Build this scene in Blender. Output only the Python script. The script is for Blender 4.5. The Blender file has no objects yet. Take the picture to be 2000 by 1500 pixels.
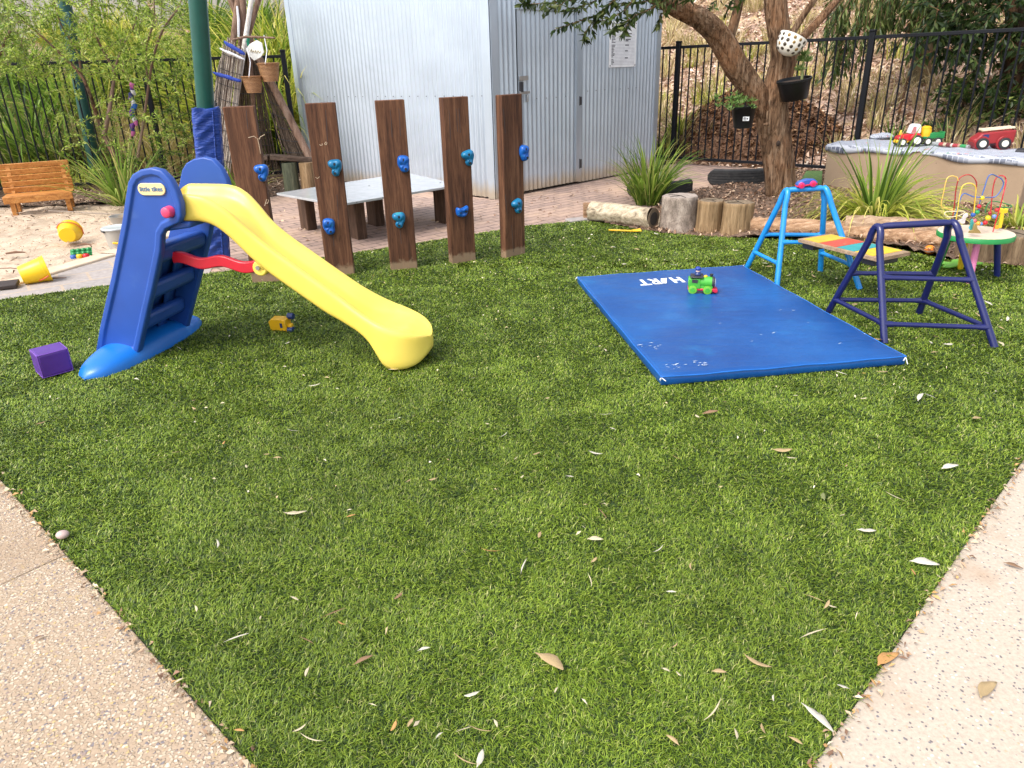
EXPOSURE = 1.25
TURF_ON = True
import bpy, bmesh, math, random
import numpy as np
from mathutils import Vector, Matrix, Euler

random.seed(7)
rng = np.random.default_rng(11)
S = bpy.context.scene
COL = S.collection
R = math.radians
H = 1.45                                  # height of the lens above the turf

# ------------------------------------------------------------ camera
PITCH, ROLL = 0.380342, -0.0350635
FPX, PCX, PCY = 1356.977, 981.93, 678.84
_cp, _sp, _cr, _sr = math.cos(PITCH), math.sin(PITCH), math.cos(ROLL), math.sin(ROLL)
FW = np.array([0, _cp, -_sp]); _u = np.array([0, _sp, _cp]); _r = np.array([1.0, 0, 0])
RT = _cr*_r + _sr*_u
UP = -_sr*_r + _cr*_u

def ray(x, y):
    return FW + RT*(x-PCX)/FPX - UP*(y-PCY)/FPX

def G(x, y, z=0.0):
    """ground point (at height z) seen at photo pixel x, y"""
    d = ray(x, y); t = (z-H)/d[2]
    return Vector((t*d[0], t*d[1], z))

def AT(x, y, Y):
    """point seen at photo pixel x, y at the distance Y ahead"""
    d = ray(x, y); t = Y/d[1]
    return Vector((t*d[0], Y, H+t*d[2]))

cam = bpy.data.objects.new('camera', bpy.data.cameras.new('camera'))
COL.objects.link(cam)
cam.matrix_world = Matrix(((RT[0], UP[0], -FW[0], 0), (RT[1], UP[1], -FW[1], 0), (RT[2], UP[2], -FW[2], H), (0, 0, 0, 1)))
cam.data.sensor_width = 36
cam.data.lens = FPX/2000*36
cam.data.shift_x = (1000-PCX)/2000
cam.data.shift_y = (PCY-750)/2000
cam.data.clip_start = 0.05
cam.data.clip_end = 600
S.camera = cam

# ------------------------------------------------------------ objects
def tag(o, label=None, cat=None, group=None, kind=None):
    if label: o['label'] = label
    if cat: o['category'] = cat
    if group: o['group'] = group
    if kind: o['kind'] = kind
    return o

def thing(name, label, cat, loc, group=None):
    o = bpy.data.objects.new(name, None)
    o.empty_display_size = 0.1
    COL.objects.link(o)
    o.location = loc
    return tag(o, label, cat, group)

def wloc(o):
    p = Vector((0, 0, 0))
    while o is not None:
        p = p + o.location
        o = o.parent
    return p

def finish(me, mat, smooth=40):
    if mat is not None:
        me.materials.append(mat)
    if smooth is not None:
        me.shade_smooth()
        if smooth < 180:
            me.set_sharp_from_angle(angle=R(smooth))

class MB:
    """collects shapes in world space, then links them as ONE mesh object"""
    def __init__(s):
        s.v = []; s.f = []; s.c = []; s.M = Matrix.Identity(4); s.col = None
    def at(s, loc=(0, 0, 0), rz=0, rx=0, ry=0, sc=1):
        s.M = Matrix.Translation(loc) @ Euler((rx, ry, rz)).to_matrix().to_4x4() @ Matrix.Scale(sc, 4)
        return s
    def add(s, vs, fs):
        n = len(s.v)
        s.v += [tuple(s.M @ Vector(p)) for p in vs]
        if s.col is not None:
            s.c += [s.col]*len(vs)
        s.f += [tuple(i+n for i in f) for f in fs]
        return s
    def box(s, c, d):
        x, y, z = c; a, b, h = d[0]/2, d[1]/2, d[2]/2
        vs = [(x+i*a, y+j*b, z+k*h) for i in (-1, 1) for j in (-1, 1) for k in (-1, 1)]
        return s.add(vs, [(0, 1, 3, 2), (4, 6, 7, 5), (0, 4, 5, 1), (2, 3, 7, 6), (0, 2, 6, 4), (1, 5, 7, 3)])
    def bar(s, p0, p1, w, h, up=(0, 0, 1)):
        p0, p1 = Vector(p0), Vector(p1); d = (p1-p0).normalized()
        side = d.cross(Vector(up)); side = side.normalized() if side.length > 1e-5 else Vector((1, 0, 0))
        u = side.cross(d)
        vs = []
        for p in (p0, p1):
            for i, j in ((-1, -1), (1, -1), (1, 1), (-1, 1)):
                vs.append(p + side*(i*w/2) + u*(j*h/2))
        return s.add(vs, [(3, 2, 1, 0), (4, 5, 6, 7), (0, 1, 5, 4), (1, 2, 6, 5), (2, 3, 7, 6), (3, 0, 4, 7)])
    def tube(s, pts, rad, n=10, cap=True, wob=0, ridge=None):
        pts = [Vector(p) for p in pts]
        if not hasattr(rad, '__len__'): rad = [rad]*len(pts)
        vs, fs = [], []
        T = [(pts[min(i+1, len(pts)-1)]-pts[max(i-1, 0)]).normalized() for i in range(len(pts))]
        a = Vector((0, 0, 1)) if abs(T[0].z) < 0.9 else Vector((1, 0, 0))
        nrm = (a - T[0]*a.dot(T[0])).normalized()
        for i, p in enumerate(pts):
            nrm = (nrm - T[i]*nrm.dot(T[i])).normalized()
            b = T[i].cross(nrm)
            for k in range(n):
                t = 2*math.pi*k/n
                r = rad[i]
                if ridge: r *= 1 + ridge(k/n, i)
                if wob: r *= 1 + random.uniform(-wob, wob)
                vs.append(p + (nrm*math.cos(t) + b*math.sin(t))*r)
        for i in range(len(pts)-1):
            for k in range(n):
                k2 = (k+1) % n
                fs.append((i*n+k, i*n+k2, (i+1)*n+k2, (i+1)*n+k))
        if cap:
            fs.append(tuple(range(n-1, -1, -1)))
            fs.append(tuple((len(pts)-1)*n+k for k in range(n)))
        return s.add(vs, fs)
    def cyl(s, p0, p1, r0, r1=None, n=16):
        return s.tube([p0, p1], [r0, r0 if r1 is None else r1], n)
    def lathe(s, prof, c=(0, 0, 0), n=20, cap=True):
        vs, fs = [], []
        for r, z in prof:
            for k in range(n):
                t = 2*math.pi*k/n
                vs.append((c[0]+r*math.cos(t), c[1]+r*math.sin(t), c[2]+z))
        m = len(prof)
        for i in range(m-1):
            for k in range(n):
                k2 = (k+1) % n
                fs.append((i*n+k, i*n+k2, (i+1)*n+k2, (i+1)*n+k))
        if cap:
            fs.append(tuple(range(n-1, -1, -1))); fs.append(tuple((m-1)*n+k for k in range(n)))
        return s.add(vs, fs)
    def ell(s, c, r, nu=16, nv=10):
        return s.lathe([(math.sin(math.pi*i/nv) if 0 < i < nv else 0.02, -math.cos(math.pi*i/nv)) for i in range(nv+1)], n=nu) if r is None else \
            s.add(*_ell(c, r, nu, nv))
    def prism(s, poly, ax, lo, hi):
        """polygon in a plane, extruded along axis ax (0, 1, 2) from lo to hi"""
        def P(a, b, t):
            return (t, a, b) if ax == 0 else (a, t, b) if ax == 1 else (a, b, t)
        n = len(poly)
        vs = [P(a, b, lo) for a, b in poly] + [P(a, b, hi) for a, b in poly]
        fs = [tuple(range(n-1, -1, -1)), tuple(range(n, 2*n))] + [(i, (i+1) % n, n+(i+1) % n, n+i) for i in range(n)]
        return s.add(vs, fs)
    def loft(s, rings, closed=True, cap=True):
        n = len(rings[0]); vs = [p for r in rings for p in r]; fs = []
        for i in range(len(rings)-1):
            for k in range(n if closed else n-1):
                k2 = (k+1) % n
                fs.append((i*n+k, i*n+k2, (i+1)*n+k2, (i+1)*n+k))
        if cap and closed:
            fs.append(tuple(range(n-1, -1, -1))); fs.append(tuple((len(rings)-1)*n+k for k in range(n)))
        return s.add(vs, fs)
    def build(s, name, mat, parent=None, loc=None, smooth=40, bevel=0, seg=2, sub=0, recalc=True, solid=0):
        base = wloc(parent) if parent is not None else Vector(loc if loc is not None else (0, 0, 0))
        me = bpy.data.meshes.new(name)
        me.from_pydata([(a-base.x, b-base.y, c-base.z) for a, b, c in s.v], [], s.f)
        if s.c and len(s.c) == len(s.v):
            at = me.attributes.new('col', 'FLOAT_COLOR', 'POINT')
            at.data.foreach_set('color', np.array([(*c, 1.0) for c in s.c], dtype=np.float32).ravel())
        if recalc:
            bm = bmesh.new(); bm.from_mesh(me)
            bmesh.ops.recalc_face_normals(bm, faces=bm.faces)
            bm.to_mesh(me); bm.free()
        finish(me, mat, smooth)
        o = bpy.data.objects.new(name, me)
        COL.objects.link(o)
        if parent is not None: o.parent = parent
        else: o.location = base
        if solid:
            m = o.modifiers.new('solid', 'SOLIDIFY'); m.thickness = solid; m.offset = 0
        if bevel:
            m = o.modifiers.new('bevel', 'BEVEL'); m.width = bevel; m.segments = seg; m.limit_method = 'ANGLE'; m.angle_limit = R(35)
        if sub:
            m = o.modifiers.new('sub', 'SUBSURF'); m.levels = sub; m.render_levels = sub
        return o

def _ell(c, r, nu, nv):
    vs, fs = [], []
    for i in range(nv+1):
        a = math.pi*i/nv
        for k in range(nu):
            t = 2*math.pi*k/nu
            q = max(math.sin(a), 0.01)
            vs.append((c[0]+r[0]*q*math.cos(t), c[1]+r[1]*q*math.sin(t), c[2]-r[2]*math.cos(a)))
    for i in range(nv):
        for k in range(nu):
            k2 = (k+1) % nu
            fs.append((i*nu+k, i*nu+k2, (i+1)*nu+k2, (i+1)*nu+k))
    fs.append(tuple(range(nu-1, -1, -1))); fs.append(tuple(nv*nu+k for k in range(nu)))
    return vs, fs

def np_mesh(name, V, F, C, mat, parent=None, loc=(0, 0, 0), smooth=True):
    """V (n,3), F list of int arrays each (m,k); C (n,3) colours or None"""
    base = wloc(parent) if parent is not None else Vector(loc)
    V = V - np.array(base)
    me = bpy.data.meshes.new(name)
    me.vertices.add(len(V)); me.vertices.foreach_set('co', V.astype(np.float32).ravel())
    loops = np.concatenate([f.ravel() for f in F])
    tot = np.concatenate([np.full(len(f), f.shape[1]) for f in F])
    st = np.concatenate([[0], np.cumsum(tot)[:-1]])
    me.loops.add(len(loops)); me.loops.foreach_set('vertex_index', loops.astype(np.int32))
    me.polygons.add(len(tot)); me.polygons.foreach_set('loop_start', st.astype(np.int32))
    me.polygons.foreach_set('loop_total', tot.astype(np.int32))
    if C is not None:
        at = me.attributes.new('col', 'FLOAT_COLOR', 'POINT')
        at.data.foreach_set('color', np.concatenate([C, np.ones((len(C), 1))], 1).astype(np.float32).ravel())
    me.update(calc_edges=True)
    me.validate()
    me.materials.append(mat)
    if smooth: me.shade_smooth()
    o = bpy.data.objects.new(name, me); COL.objects.link(o)
    if parent is not None: o.parent = parent
    else: o.location = base
    return o

def vnoise(x, y, s, seed=0):
    """smooth value noise in 0..1"""
    r = np.random.default_rng(seed).random((64, 64))
    x, y = np.asarray(x)/s, np.asarray(y)/s
    xi, yi = np.floor(x).astype(int), np.floor(y).astype(int)
    fx, fy = x-xi, y-yi
    fx, fy = fx*fx*(3-2*fx), fy*fy*(3-2*fy)
    g = lambda a, b: r[a % 64, b % 64]
    return (g(xi, yi)*(1-fx)+g(xi+1, yi)*fx)*(1-fy) + (g(xi, yi+1)*(1-fx)+g(xi+1, yi+1)*fx)*fy

def in_poly(x, y, poly):
    r = np.zeros(len(x), bool); n = len(poly)
    for i in range(n):
        x0, y0 = poly[i][:2]; x1, y1 = poly[(i+1) % n][:2]
        c = ((y0 > y) != (y1 > y)) & (x < (x1-x0)*(y-y0)/((y1-y0) or 1e-9)+x0)
        r ^= c
    return r

# ------------------------------------------------------------ materials
def _new(name):
    m = bpy.data.materials.new(name); m.use_nodes = True
    nt = m.node_tree; nt.nodes.clear()
    out = nt.nodes.new('ShaderNodeOutputMaterial')
    p = nt.nodes.new('ShaderNodeBsdfPrincipled')
    nt.links.new(p.outputs[0], out.inputs[0])
    return m, nt, p

def L(nt, a, b): nt.links.new(a, b)

def coords(nt, stretch=(1, 1, 1), rot=(0, 0, 0), kind='Object', rnd=True):
    tc = nt.nodes.new('ShaderNodeTexCoord'); mp = nt.nodes.new('ShaderNodeMapping')
    mp.inputs['Scale'].default_value = stretch; mp.inputs['Rotation'].default_value = rot
    src = tc.outputs[kind]
    if rnd:      # every object gets its own stretch of grain
        oi = nt.nodes.new('ShaderNodeObjectInfo'); cx = nt.nodes.new('ShaderNodeCombineXYZ'); ad = nt.nodes.new('ShaderNodeVectorMath')
        for k, f in ((0, 13.0), (1, 7.0)):
            mu = nt.nodes.new('ShaderNodeMath'); mu.operation = 'MULTIPLY'; mu.inputs[1].default_value = f
            L(nt, oi.outputs['Random'], mu.inputs[0]); L(nt, mu.outputs[0], cx.inputs[k])
        L(nt, src, ad.inputs[0]); L(nt, cx.outputs[0], ad.inputs[1]); src = ad.outputs[0]
    L(nt, src, mp.inputs[0])
    return mp.outputs[0]

def noise(nt, vec, scale, detail=5, rough=.55, dist=0):
    n = nt.nodes.new('ShaderNodeTexNoise')
    n.inputs['Scale'].default_value = scale; n.inputs['Detail'].default_value = detail
    n.inputs['Roughness'].default_value = rough; n.inputs['Distortion'].default_value = dist
    L(nt, vec, n.inputs['Vector'])
    return n.outputs['Fac']

def ramp(nt, fac, stops, interp='LINEAR'):
    r = nt.nodes.new('ShaderNodeValToRGB'); r.color_ramp.interpolation = interp
    e = r.color_ramp.elements
    while len(e) < len(stops): e.new(.5)
    for q, (pos, c) in zip(e, stops):
        q.position = pos; q.color = (*c, 1) if len(c) == 3 else c
    L(nt, fac, r.inputs[0])
    return r.outputs[0]

def mixc(nt, fac, a, b, mode='MIX'):
    m = nt.nodes.new('ShaderNodeMix'); m.data_type = 'RGBA'; m.blend_type = mode
    if hasattr(fac, 'is_output'): L(nt, fac, m.inputs[0])
    else: m.inputs[0].default_value = fac
    for v, i in ((a, 6), (b, 7)):
        if hasattr(v, 'is_output'): L(nt, v, m.inputs[i])
        else: m.inputs[i].default_value = (*v, 1)
    return m.outputs[2]

def bump(nt, p, h, strength=.4, dist=.01, prev=None):
    b = nt.nodes.new('ShaderNodeBump'); b.inputs['Strength'].default_value = strength; b.inputs['Distance'].default_value = dist
    L(nt, h, b.inputs['Height'])
    if prev is not None: L(nt, prev, b.inputs['Normal'])
    L(nt, b.outputs[0], p.inputs['Normal'])
    return b.outputs[0]

def mat(name, cols, scale=8, stretch=(1, 1, 1), rot=(0, 0, 0), rough=.5, metal=0, bmp=0, bscale=40, bdist=.004, detail=6, spec=.5, speck=None, coat=0, rvar=0):
    """noise-varied paint, plastic, wood, stone; speck = (scale, low, high, colour) marks of their own"""
    m, nt, p = _new(name)
    v = coords(nt, stretch, rot)
    if isinstance(cols[0], (int, float)):
        c = cols; cols = [(.3, tuple(x*.88 for x in c)), (.7, tuple(min(1, x*1.1) for x in c))]
    f = noise(nt, v, scale, detail)
    c = ramp(nt, f, cols)
    if speck:
        for sp in (speck if isinstance(speck, list) else [speck]):
            sf = noise(nt, v, sp[0], 4, .6)
            c = mixc(nt, ramp(nt, sf, [(sp[1], (0, 0, 0)), (sp[2], (1, 1, 1))]), c, sp[3])
    L(nt, c, p.inputs['Base Color'])
    p.inputs['Roughness'].default_value = rough; p.inputs['Metallic'].default_value = metal
    p.inputs['Specular IOR Level'].default_value = spec
    if coat: p.inputs['Coat Weight'].default_value = coat; p.inputs['Coat Roughness'].default_value = .15
    if rvar:
        rr = nt.nodes.new('ShaderNodeMapRange'); rr.inputs[3].default_value = rough-rvar; rr.inputs[4].default_value = rough+rvar
        L(nt, noise(nt, v, scale*2.3, 5), rr.inputs[0]); L(nt, rr.outputs[0], p.inputs['Roughness'])
    if bmp:
        bump(nt, p, noise(nt, v, bscale, 5), bmp, bdist)
    return m

def mat_attr(name, rough=.55, trans=.25, spec=.3, nscale=0):
    """per-leaf / per-blade colour from the mesh, with some light coming through"""
    m, nt, p = _new(name)
    a = nt.nodes.new('ShaderNodeAttribute'); a.attribute_name = 'col'
    c = a.outputs['Color']
    if nscale:
        c = mixc(nt, .35, c, ramp(nt, noise(nt, coords(nt), nscale, 4), [(.3, (.35, .35, .35)), (.7, (1.5, 1.5, 1.5))]), 'MULTIPLY')
    L(nt, c, p.inputs['Base Color'])
    p.inputs['Roughness'].default_value = rough; p.inputs['Specular IOR Level'].default_value = spec
    if trans:
        t = nt.nodes.new('ShaderNodeBsdfTranslucent'); L(nt, c, t.inputs[0])
        mx = nt.nodes.new('ShaderNodeMixShader'); mx.inputs[0].default_value = trans
        out = [n for n in nt.nodes if n.type == 'OUTPUT_MATERIAL'][0]
        L(nt, p.outputs[0], mx.inputs[1]); L(nt, t.outputs[0], mx.inputs[2]); L(nt, mx.outputs[0], out.inputs[0])
    return m

def plain(name, c, rough=.45, metal=0, **k):
    return mat(name, c, scale=k.pop('scale', 12), rough=rough, metal=metal, **k)

def text(name, body, size, mat_, M4, parent=None, extrude=.0006, align='CENTER'):
    cu = bpy.data.curves.new(name, 'FONT'); cu.body = body; cu.size = size; cu.align_x = align; cu.align_y = 'CENTER'
    cu.extrude = extrude; cu.offset = size*.012
    t = bpy.data.objects.new(name, cu); COL.objects.link(t)
    me = bpy.data.meshes.new_from_object(t.evaluated_get(bpy.context.evaluated_depsgraph_get()))
    bpy.data.objects.remove(t); bpy.data.curves.remove(cu)
    me.name = name; me.materials.clear(); me.materials.append(mat_)
    o = bpy.data.objects.new(name, me); COL.objects.link(o)
    if parent is not None:
        o.parent = parent; M4 = Matrix.Translation(-wloc(parent)) @ M4
    me.transform(M4)
    return o

def frame4(origin, xdir, ydir):
    x = Vector(xdir).normalized(); z = x.cross(Vector(ydir)).normalized(); y = z.cross(x)
    m = Matrix.Identity(4)
    for i in range(3):
        m[i][0], m[i][1], m[i][2], m[i][3] = x[i], y[i], z[i], origin[i]
    return m

def V2(p): return Vector((p[0], p[1], 0))
# ============================================================ light
W = bpy.data.worlds.new('World'); S.world = W; W.use_nodes = True
nt = W.node_tree; bg = nt.nodes['Background']
SUNV = Vector((-.50, -.42, .86)).normalized()
sky = nt.nodes.new('ShaderNodeTexSky'); sky.sky_type = 'NISHITA'; sky.sun_disc = False
sky.sun_elevation = math.asin(SUNV.z); sky.sun_rotation = math.atan2(SUNV.x, SUNV.y)
sky.air_density = 1.0; sky.dust_density = 3.0; sky.ozone_density = 1.0
hs = nt.nodes.new('ShaderNodeHueSaturation'); hs.inputs['Saturation'].default_value = .45
nt.links.new(sky.outputs[0], hs.inputs['Color']); nt.links.new(hs.outputs[0], bg.inputs[0])
bg.inputs[1].default_value = .15
sun = bpy.data.objects.new('sun', bpy.data.lights.new('sun', 'SUN')); COL.objects.link(sun)
sun.data.energy = 1.2; sun.data.angle = R(25); sun.data.color = (1, .95, .87)
sun.rotation_euler = SUNV.to_track_quat('Z', 'Y').to_euler()
S.view_settings.view_transform = 'Standard'; S.view_settings.look = 'None'
S.view_settings.exposure = EXPOSURE; S.view_settings.gamma = 1

# ============================================================ ground surfaces
def sheet(name, poly, m, z=0.0, thick=0.0, kind='structure', bevel=0):
    b = MB(); n = len(poly)
    if thick:
        b.prism([(p[0], p[1]) for p in poly], 2, z-thick, z)
    else:
        b.add([(p[0], p[1], z) for p in poly], [tuple(range(n))])
    o = b.build(name, m, smooth=None, bevel=bevel)
    return tag(o, kind=kind)

m_earth = mat('earth', [(.3, (.13, .085, .055)), (.7, (.22, .15, .10))], 3, rough=.95, bmp=.5, bscale=30, bdist=.02)
sheet('ground', [(-80, -40), (80, -40), (80, 120), (-80, 120)], m_earth, -.16)

TL = [G(0, 935), G(495, 1500)]            # left edge of the turf, then its right edge
TR = [G(2000, 895), G(1585, 1500)]
def meet(a, b, c, d):
    a, b, c, d = V2(a), V2(b), V2(c), V2(d); r, s = b-a, d-c
    t = ((c-a).x*s.y-(c-a).y*s.x)/(r.x*s.y-r.y*s.x)
    return a + r*t
tip = meet(TL[1], TL[0], TR[1], TR[0])
dl = (V2(TL[0])-tip).normalized(); dr = (V2(TR[0])-tip).normalized()
lfar = tip + dl*5.9; rfar = tip + dr*6.7
BACK = [G(0, 586), G(216, 557), G(420, 533), G(510, 521), G(694, 494), G(860, 468), G(1032, 441), G(1140, 432)]
BED = [G(1175, 436), G(1290, 456), G(1440, 466), G(1560, 470), G(1700, 477), G(1850, 508), G(2000, 522)]
TURF = [tip, lfar, Vector((-4.6, 4.52, 0))] + BACK + BED + [Vector((4.6, 4.62, 0)), rfar]
TURF2 = [(p[0], p[1]) for p in TURF]

m_turfbase = mat('turf_backing', [(.3, (.012, .026, .006)), (.7, (.03, .06, .012))], 60, rough=.95)
sheet('turf_base', TURF, m_turfbase, .002)

def concrete(name, base, stones, sscale, thr, dirt, dscale=1.3, dlo=.52, dhi=.70):
    m, nt, p = _new(name)
    v = coords(nt)
    big = noise(nt, v, dscale, 5, .55)
    fine = noise(nt, v, 90, 5, .7)
    c = ramp(nt, fine, [(.25, tuple(x*.72 for x in base)), (.55, base), (.8, tuple(min(.9, x*1.15) for x in base))])
    vo = nt.nodes.new('ShaderNodeTexVoronoi'); vo.inputs['Scale'].default_value = sscale; vo.inputs['Randomness'].default_value = 1
    wv = nt.nodes.new('ShaderNodeVectorMath'); wv.operation = 'ADD'
    nn = nt.nodes.new('ShaderNodeTexNoise'); nn.inputs['Scale'].default_value = 40; L(nt, v, nn.inputs['Vector'])
    sc_ = nt.nodes.new('ShaderNodeVectorMath'); sc_.operation = 'SCALE'; sc_.inputs['Scale'].default_value = .012
    L(nt, nn.outputs['Color'], sc_.inputs[0]); L(nt, v, wv.inputs[0]); L(nt, sc_.outputs[0], wv.inputs[1])
    L(nt, wv.outputs[0], vo.inputs['Vector'])
    pick = nt.nodes.new('ShaderNodeSeparateColor'); L(nt, vo.outputs['Color'], pick.inputs[0])
    sc = ramp(nt, pick.outputs[0], stones, 'CONSTANT')
    inside = ramp(nt, vo.outputs['Distance'], [(thr, (1, 1, 1)), (thr+.12, (0, 0, 0))])
    gate = ramp(nt, pick.outputs[1], dirt[1], 'CONSTANT')
    mk = nt.nodes.new('ShaderNodeMath'); mk.operation = 'MULTIPLY'; L(nt, inside, mk.inputs[0]); L(nt, gate, mk.inputs[1])
    c = mixc(nt, mk.outputs[0], c, sc)
    c = mixc(nt, ramp(nt, big, [(dlo, (0, 0, 0)), (dhi, (.8, .8, .8))]), c, dirt[0])
    L(nt, c, p.inputs['Base Color']); p.inputs['Roughness'].default_value = .85
    b1 = bump(nt, p, mk.outputs[0], dirt[2], .004)
    bump(nt, p, fine, .25, .003, b1)
    return m

E1 = (1, 1, 1); E0 = (0, 0, 0)
m_aggL = concrete('exposed_aggregate', (.385, .285, .195),
    [(0, (.46, .36, .255)), (.3, (.52, .43, .32)), (.52, (.38, .28, .185)), (.76, (.62, .53, .41)), (.82, (.28, .21, .18)), (.87, (.50, .36, .17)), (.92, (.19, .165, .17))], 128, .46,
    ((.32, .225, .145), [(0, E1), (.96, E0)], .9))
m_aggR = concrete('pale_concrete', (.46, .385, .305),
    [(0, (.15, .13, .13)), (.35, (.27, .22, .20)), (.55, (.60, .52, .45)), (.75, (.16, .15, .16)), (.9, (.45, .33, .22))], 98, .25,
    ((.34, .225, .14), [(0, E1), (.46, E0)], .25), 2.6, .56, .74)

def slabs(name, a, d, out, m, cuts):
    """slabs along a turf edge starting at a, running along d, reaching outwards; sawn joints between"""
    prev = cuts[0]
    for c in cuts[1:]:
        p0 = a + d*(prev+.0018); p1 = a + d*(c-.0018)
        sheet(name, [p0, p1, p1+out, p0+out], m, 0, .06, bevel=.004)
        prev = c
aL, aR = tip, tip
jl = (G(130, 1082)-tip).dot(dl); jr = (G(1900, 1048)-tip).dot(dr)
ol = Vector((-dl.y, dl.x, 0)); ol = ol if ol.x < 0 else -ol
orr = Vector((dr.y, -dr.x, 0)); orr = orr if orr.x > 0 else -orr
ol.z = orr.z = 0
slabs('concrete_path', aL, dl, ol*6, m_aggL, [0, jl, jl+3.2, jl+9])
slabs('concrete_apron', aR, dr, orr*6, m_aggR, [0, jr, jr+3.0, jr+9])

# ---- brick paving, grey paver border, kerb
def brickmat(name, c1, c2, mortar, w, h, rot, msize, soil, rough=.85, sand=None):
    m, nt, p = _new(name)
    v = coords(nt, rot=(0, 0, rot))
    b = nt.nodes.new('ShaderNodeTexBrick')
    b.inputs['Scale'].default_value = 1; b.inputs['Brick Width'].default_value = w; b.inputs['Row Height'].default_value = h
    b.inputs['Mortar Size'].default_value = msize; b.inputs['Mortar Smooth'].default_value = .2; b.inputs['Bias'].default_value = 0
    for k, q in (('Color1', c1), ('Color2', c2), ('Mortar', mortar)): b.inputs[k].default_value = (*q, 1)
    L(nt, v, b.inputs['Vector'])
    v0 = coords(nt)
    c = mixc(nt, .5, b.outputs['Color'], ramp(nt, noise(nt, v0, 25, 6, .65), [(.3, (.55, .55, .55)), (.7, (1.3, 1.3, 1.3))]), 'MULTIPLY')
    c = mixc(nt, ramp(nt, noise(nt, v0, 1.1, 6, .6), soil[0]), c, soil[1])
    L(nt, c, p.inputs['Base Color']); p.inputs['Roughness'].default_value = rough
    b1 = bump(nt, p, b.outputs['Fac'], -.6, .006)
    bump(nt, p, noise(nt, v0, 45, 5), .35, .004, b1)
    return m

m_brick = brickmat('brick_paving', (.40, .275, .215), (.30, .21, .175), (.15, .105, .08), .23, .115, R(-40), .009, ([(.50, E0), (.72, (.7, .7, .7))], (.56, .38, .26)))
m_pave = brickmat('grey_pavers', (.36, .315, .29), (.31, .28, .265), (.42, .33, .25), .42, .30, R(-35), .012, ([(.5, E0), (.75, (.6, .6, .6))], (.46, .36, .28)))
kerbpts = [(-5.6, 4.42), (-3.84, 5.2), (-3.46, 6.2), (-3.22, 7.2), (-3.35, 8.2)]
sheet('brick_paving', [Vector((-3.5, 5.0, 0))] + BACK[2:] + [Vector(p) for p in ((1.05, 6.98, 0), (1.7, 7.55, 0), (2.35, 8.45, 0), (3.5, 9.2, 0), (4.3, 9.75, 0), (2.9, 11.2, 0), (-.5, 8.9, 0), (-2.9, 11, 0), (-3.3, 9.7, 0), (-3.42, 8.2, 0), (-3.28, 7.2, 0), (-3.52, 6.2, 0))], m_brick, -.004)
sheet('paver_border', [(-4.9, 4.3), (-3.68, 4.92), (-3.02, 5.21), (-2.35, 5.47), (-2.62, 6.6), (-3.46, 6.2), (-3.84, 5.2), (-5.6, 4.42)], m_pave, 0)
m_kerb = mat('cream_kerb', [(.3, (.50, .38, .26)), (.7, (.64, .51, .37))], 9, rough=.9, bmp=.3, bscale=60)
kb = MB()
for (a, b) in zip(kerbpts[:-1], kerbpts[1:]):
    a, b = Vector((*a, -.02)), Vector((*b, -.02)); n = (b-a).normalized().cross(Vector((0, 0, 1)))*(-.06)
    kb.bar(a+n*1.5-(b-a).normalized()*.03, b+n*1.5, .19, .08)
tag(kb.build('sandpit_kerb', m_kerb, bevel=.012), kind='structure')

# ---- sand
def field(name, x0, x1, y0, y1, st, zf, m, mask=None, kind='structure'):
    xs = np.arange(x0, x1+1e-6, st); ys = np.arange(y0, y1+1e-6, st)
    X, Y = np.meshgrid(xs, ys); Z = zf(X, Y); n, k = X.shape
    V = np.stack([X.ravel(), Y.ravel(), Z.ravel()], 1)
    i = np.arange(n-1)[:, None]*k+np.arange(k-1)[None]
    F = np.stack([i, i+1, i+k+1, i+k], -1).reshape(-1, 4)
    if mask is not None:
        c = V[F].mean(1); F = F[mask(c[:, 0], c[:, 1])]
    return tag(np_mesh(name, V, [F], None, m), kind=kind)

m_sand = mat('sand', [(.25, (.36, .27, .19)), (.5, (.50, .385, .28)), (.75, (.60, .475, .36))], 7, rough=.95, bmp=.7, bscale=55, bdist=.02,
             speck=[(38, .62, .70, (.20, .135, .085)), (90, .66, .72, (.30, .20, .12))])
SANDP = [(-12, 3.6), (-5.6, 4.46), (-3.92, 5.2), (-3.54, 6.2), (-3.3, 7.2), (-3.42, 8.2), (-3.3, 9.2), (-4.4, 9.35), (-12, 9.2)]
field('sand', -12, -3.2, 3.6, 9.4, .035,
      lambda X, Y: -.025+.05*(vnoise(X, Y, .45, 3)-.5)+.035*(vnoise(X, Y, .14, 4)-.5)+.016*(vnoise(X, Y, .06, 5)-.5), m_sand,
      lambda x, y: in_poly(x, y, SANDP))

# ---- garden bed and leaf-littered strips
m_mulch = mat('mulch', [(.25, (.045, .028, .018)), (.5, (.14, .085, .055)), (.75, (.27, .18, .12))], 28, rough=.95, bmp=1, bscale=45, bdist=.03)
BEDP = [(p.x, p.y) for p in BED] + [(5.6, 4.2), (9, 6.2), (6.5, 8.2), (4.4, 9.9), (3.4, 9.2), (2.35, 8.4), (1.7, 7.5), (1.02, 6.95)]
bedz = lambda X, Y: .012+.07*(vnoise(X, Y, .6, 8)-.35)+.03*(vnoise(X, Y, .12, 9)-.5)
field('garden_bed', .8, 9, 4.2, 10, .05, bedz, m_mulch, lambda x, y: in_poly(x, y, BEDP))
LITP = [(-12, 9.1), (-4.4, 9.25), (-3.3, 9.1), (-2.5, 9.5), (-2.2, 10.6), (-2.6, 12), (-12, 12)]
litz = lambda X, Y: -.0+.05*(vnoise(X, Y, .5, 12)-.4)+.025*(vnoise(X, Y, .1, 13)-.5)+np.clip(Y-9.6, 0, 9)*.10
field('littered_soil', -12, -2, 9.1, 12, .05, litz, m_mulch, lambda x, y: in_poly(x, y, LITP))

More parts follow.
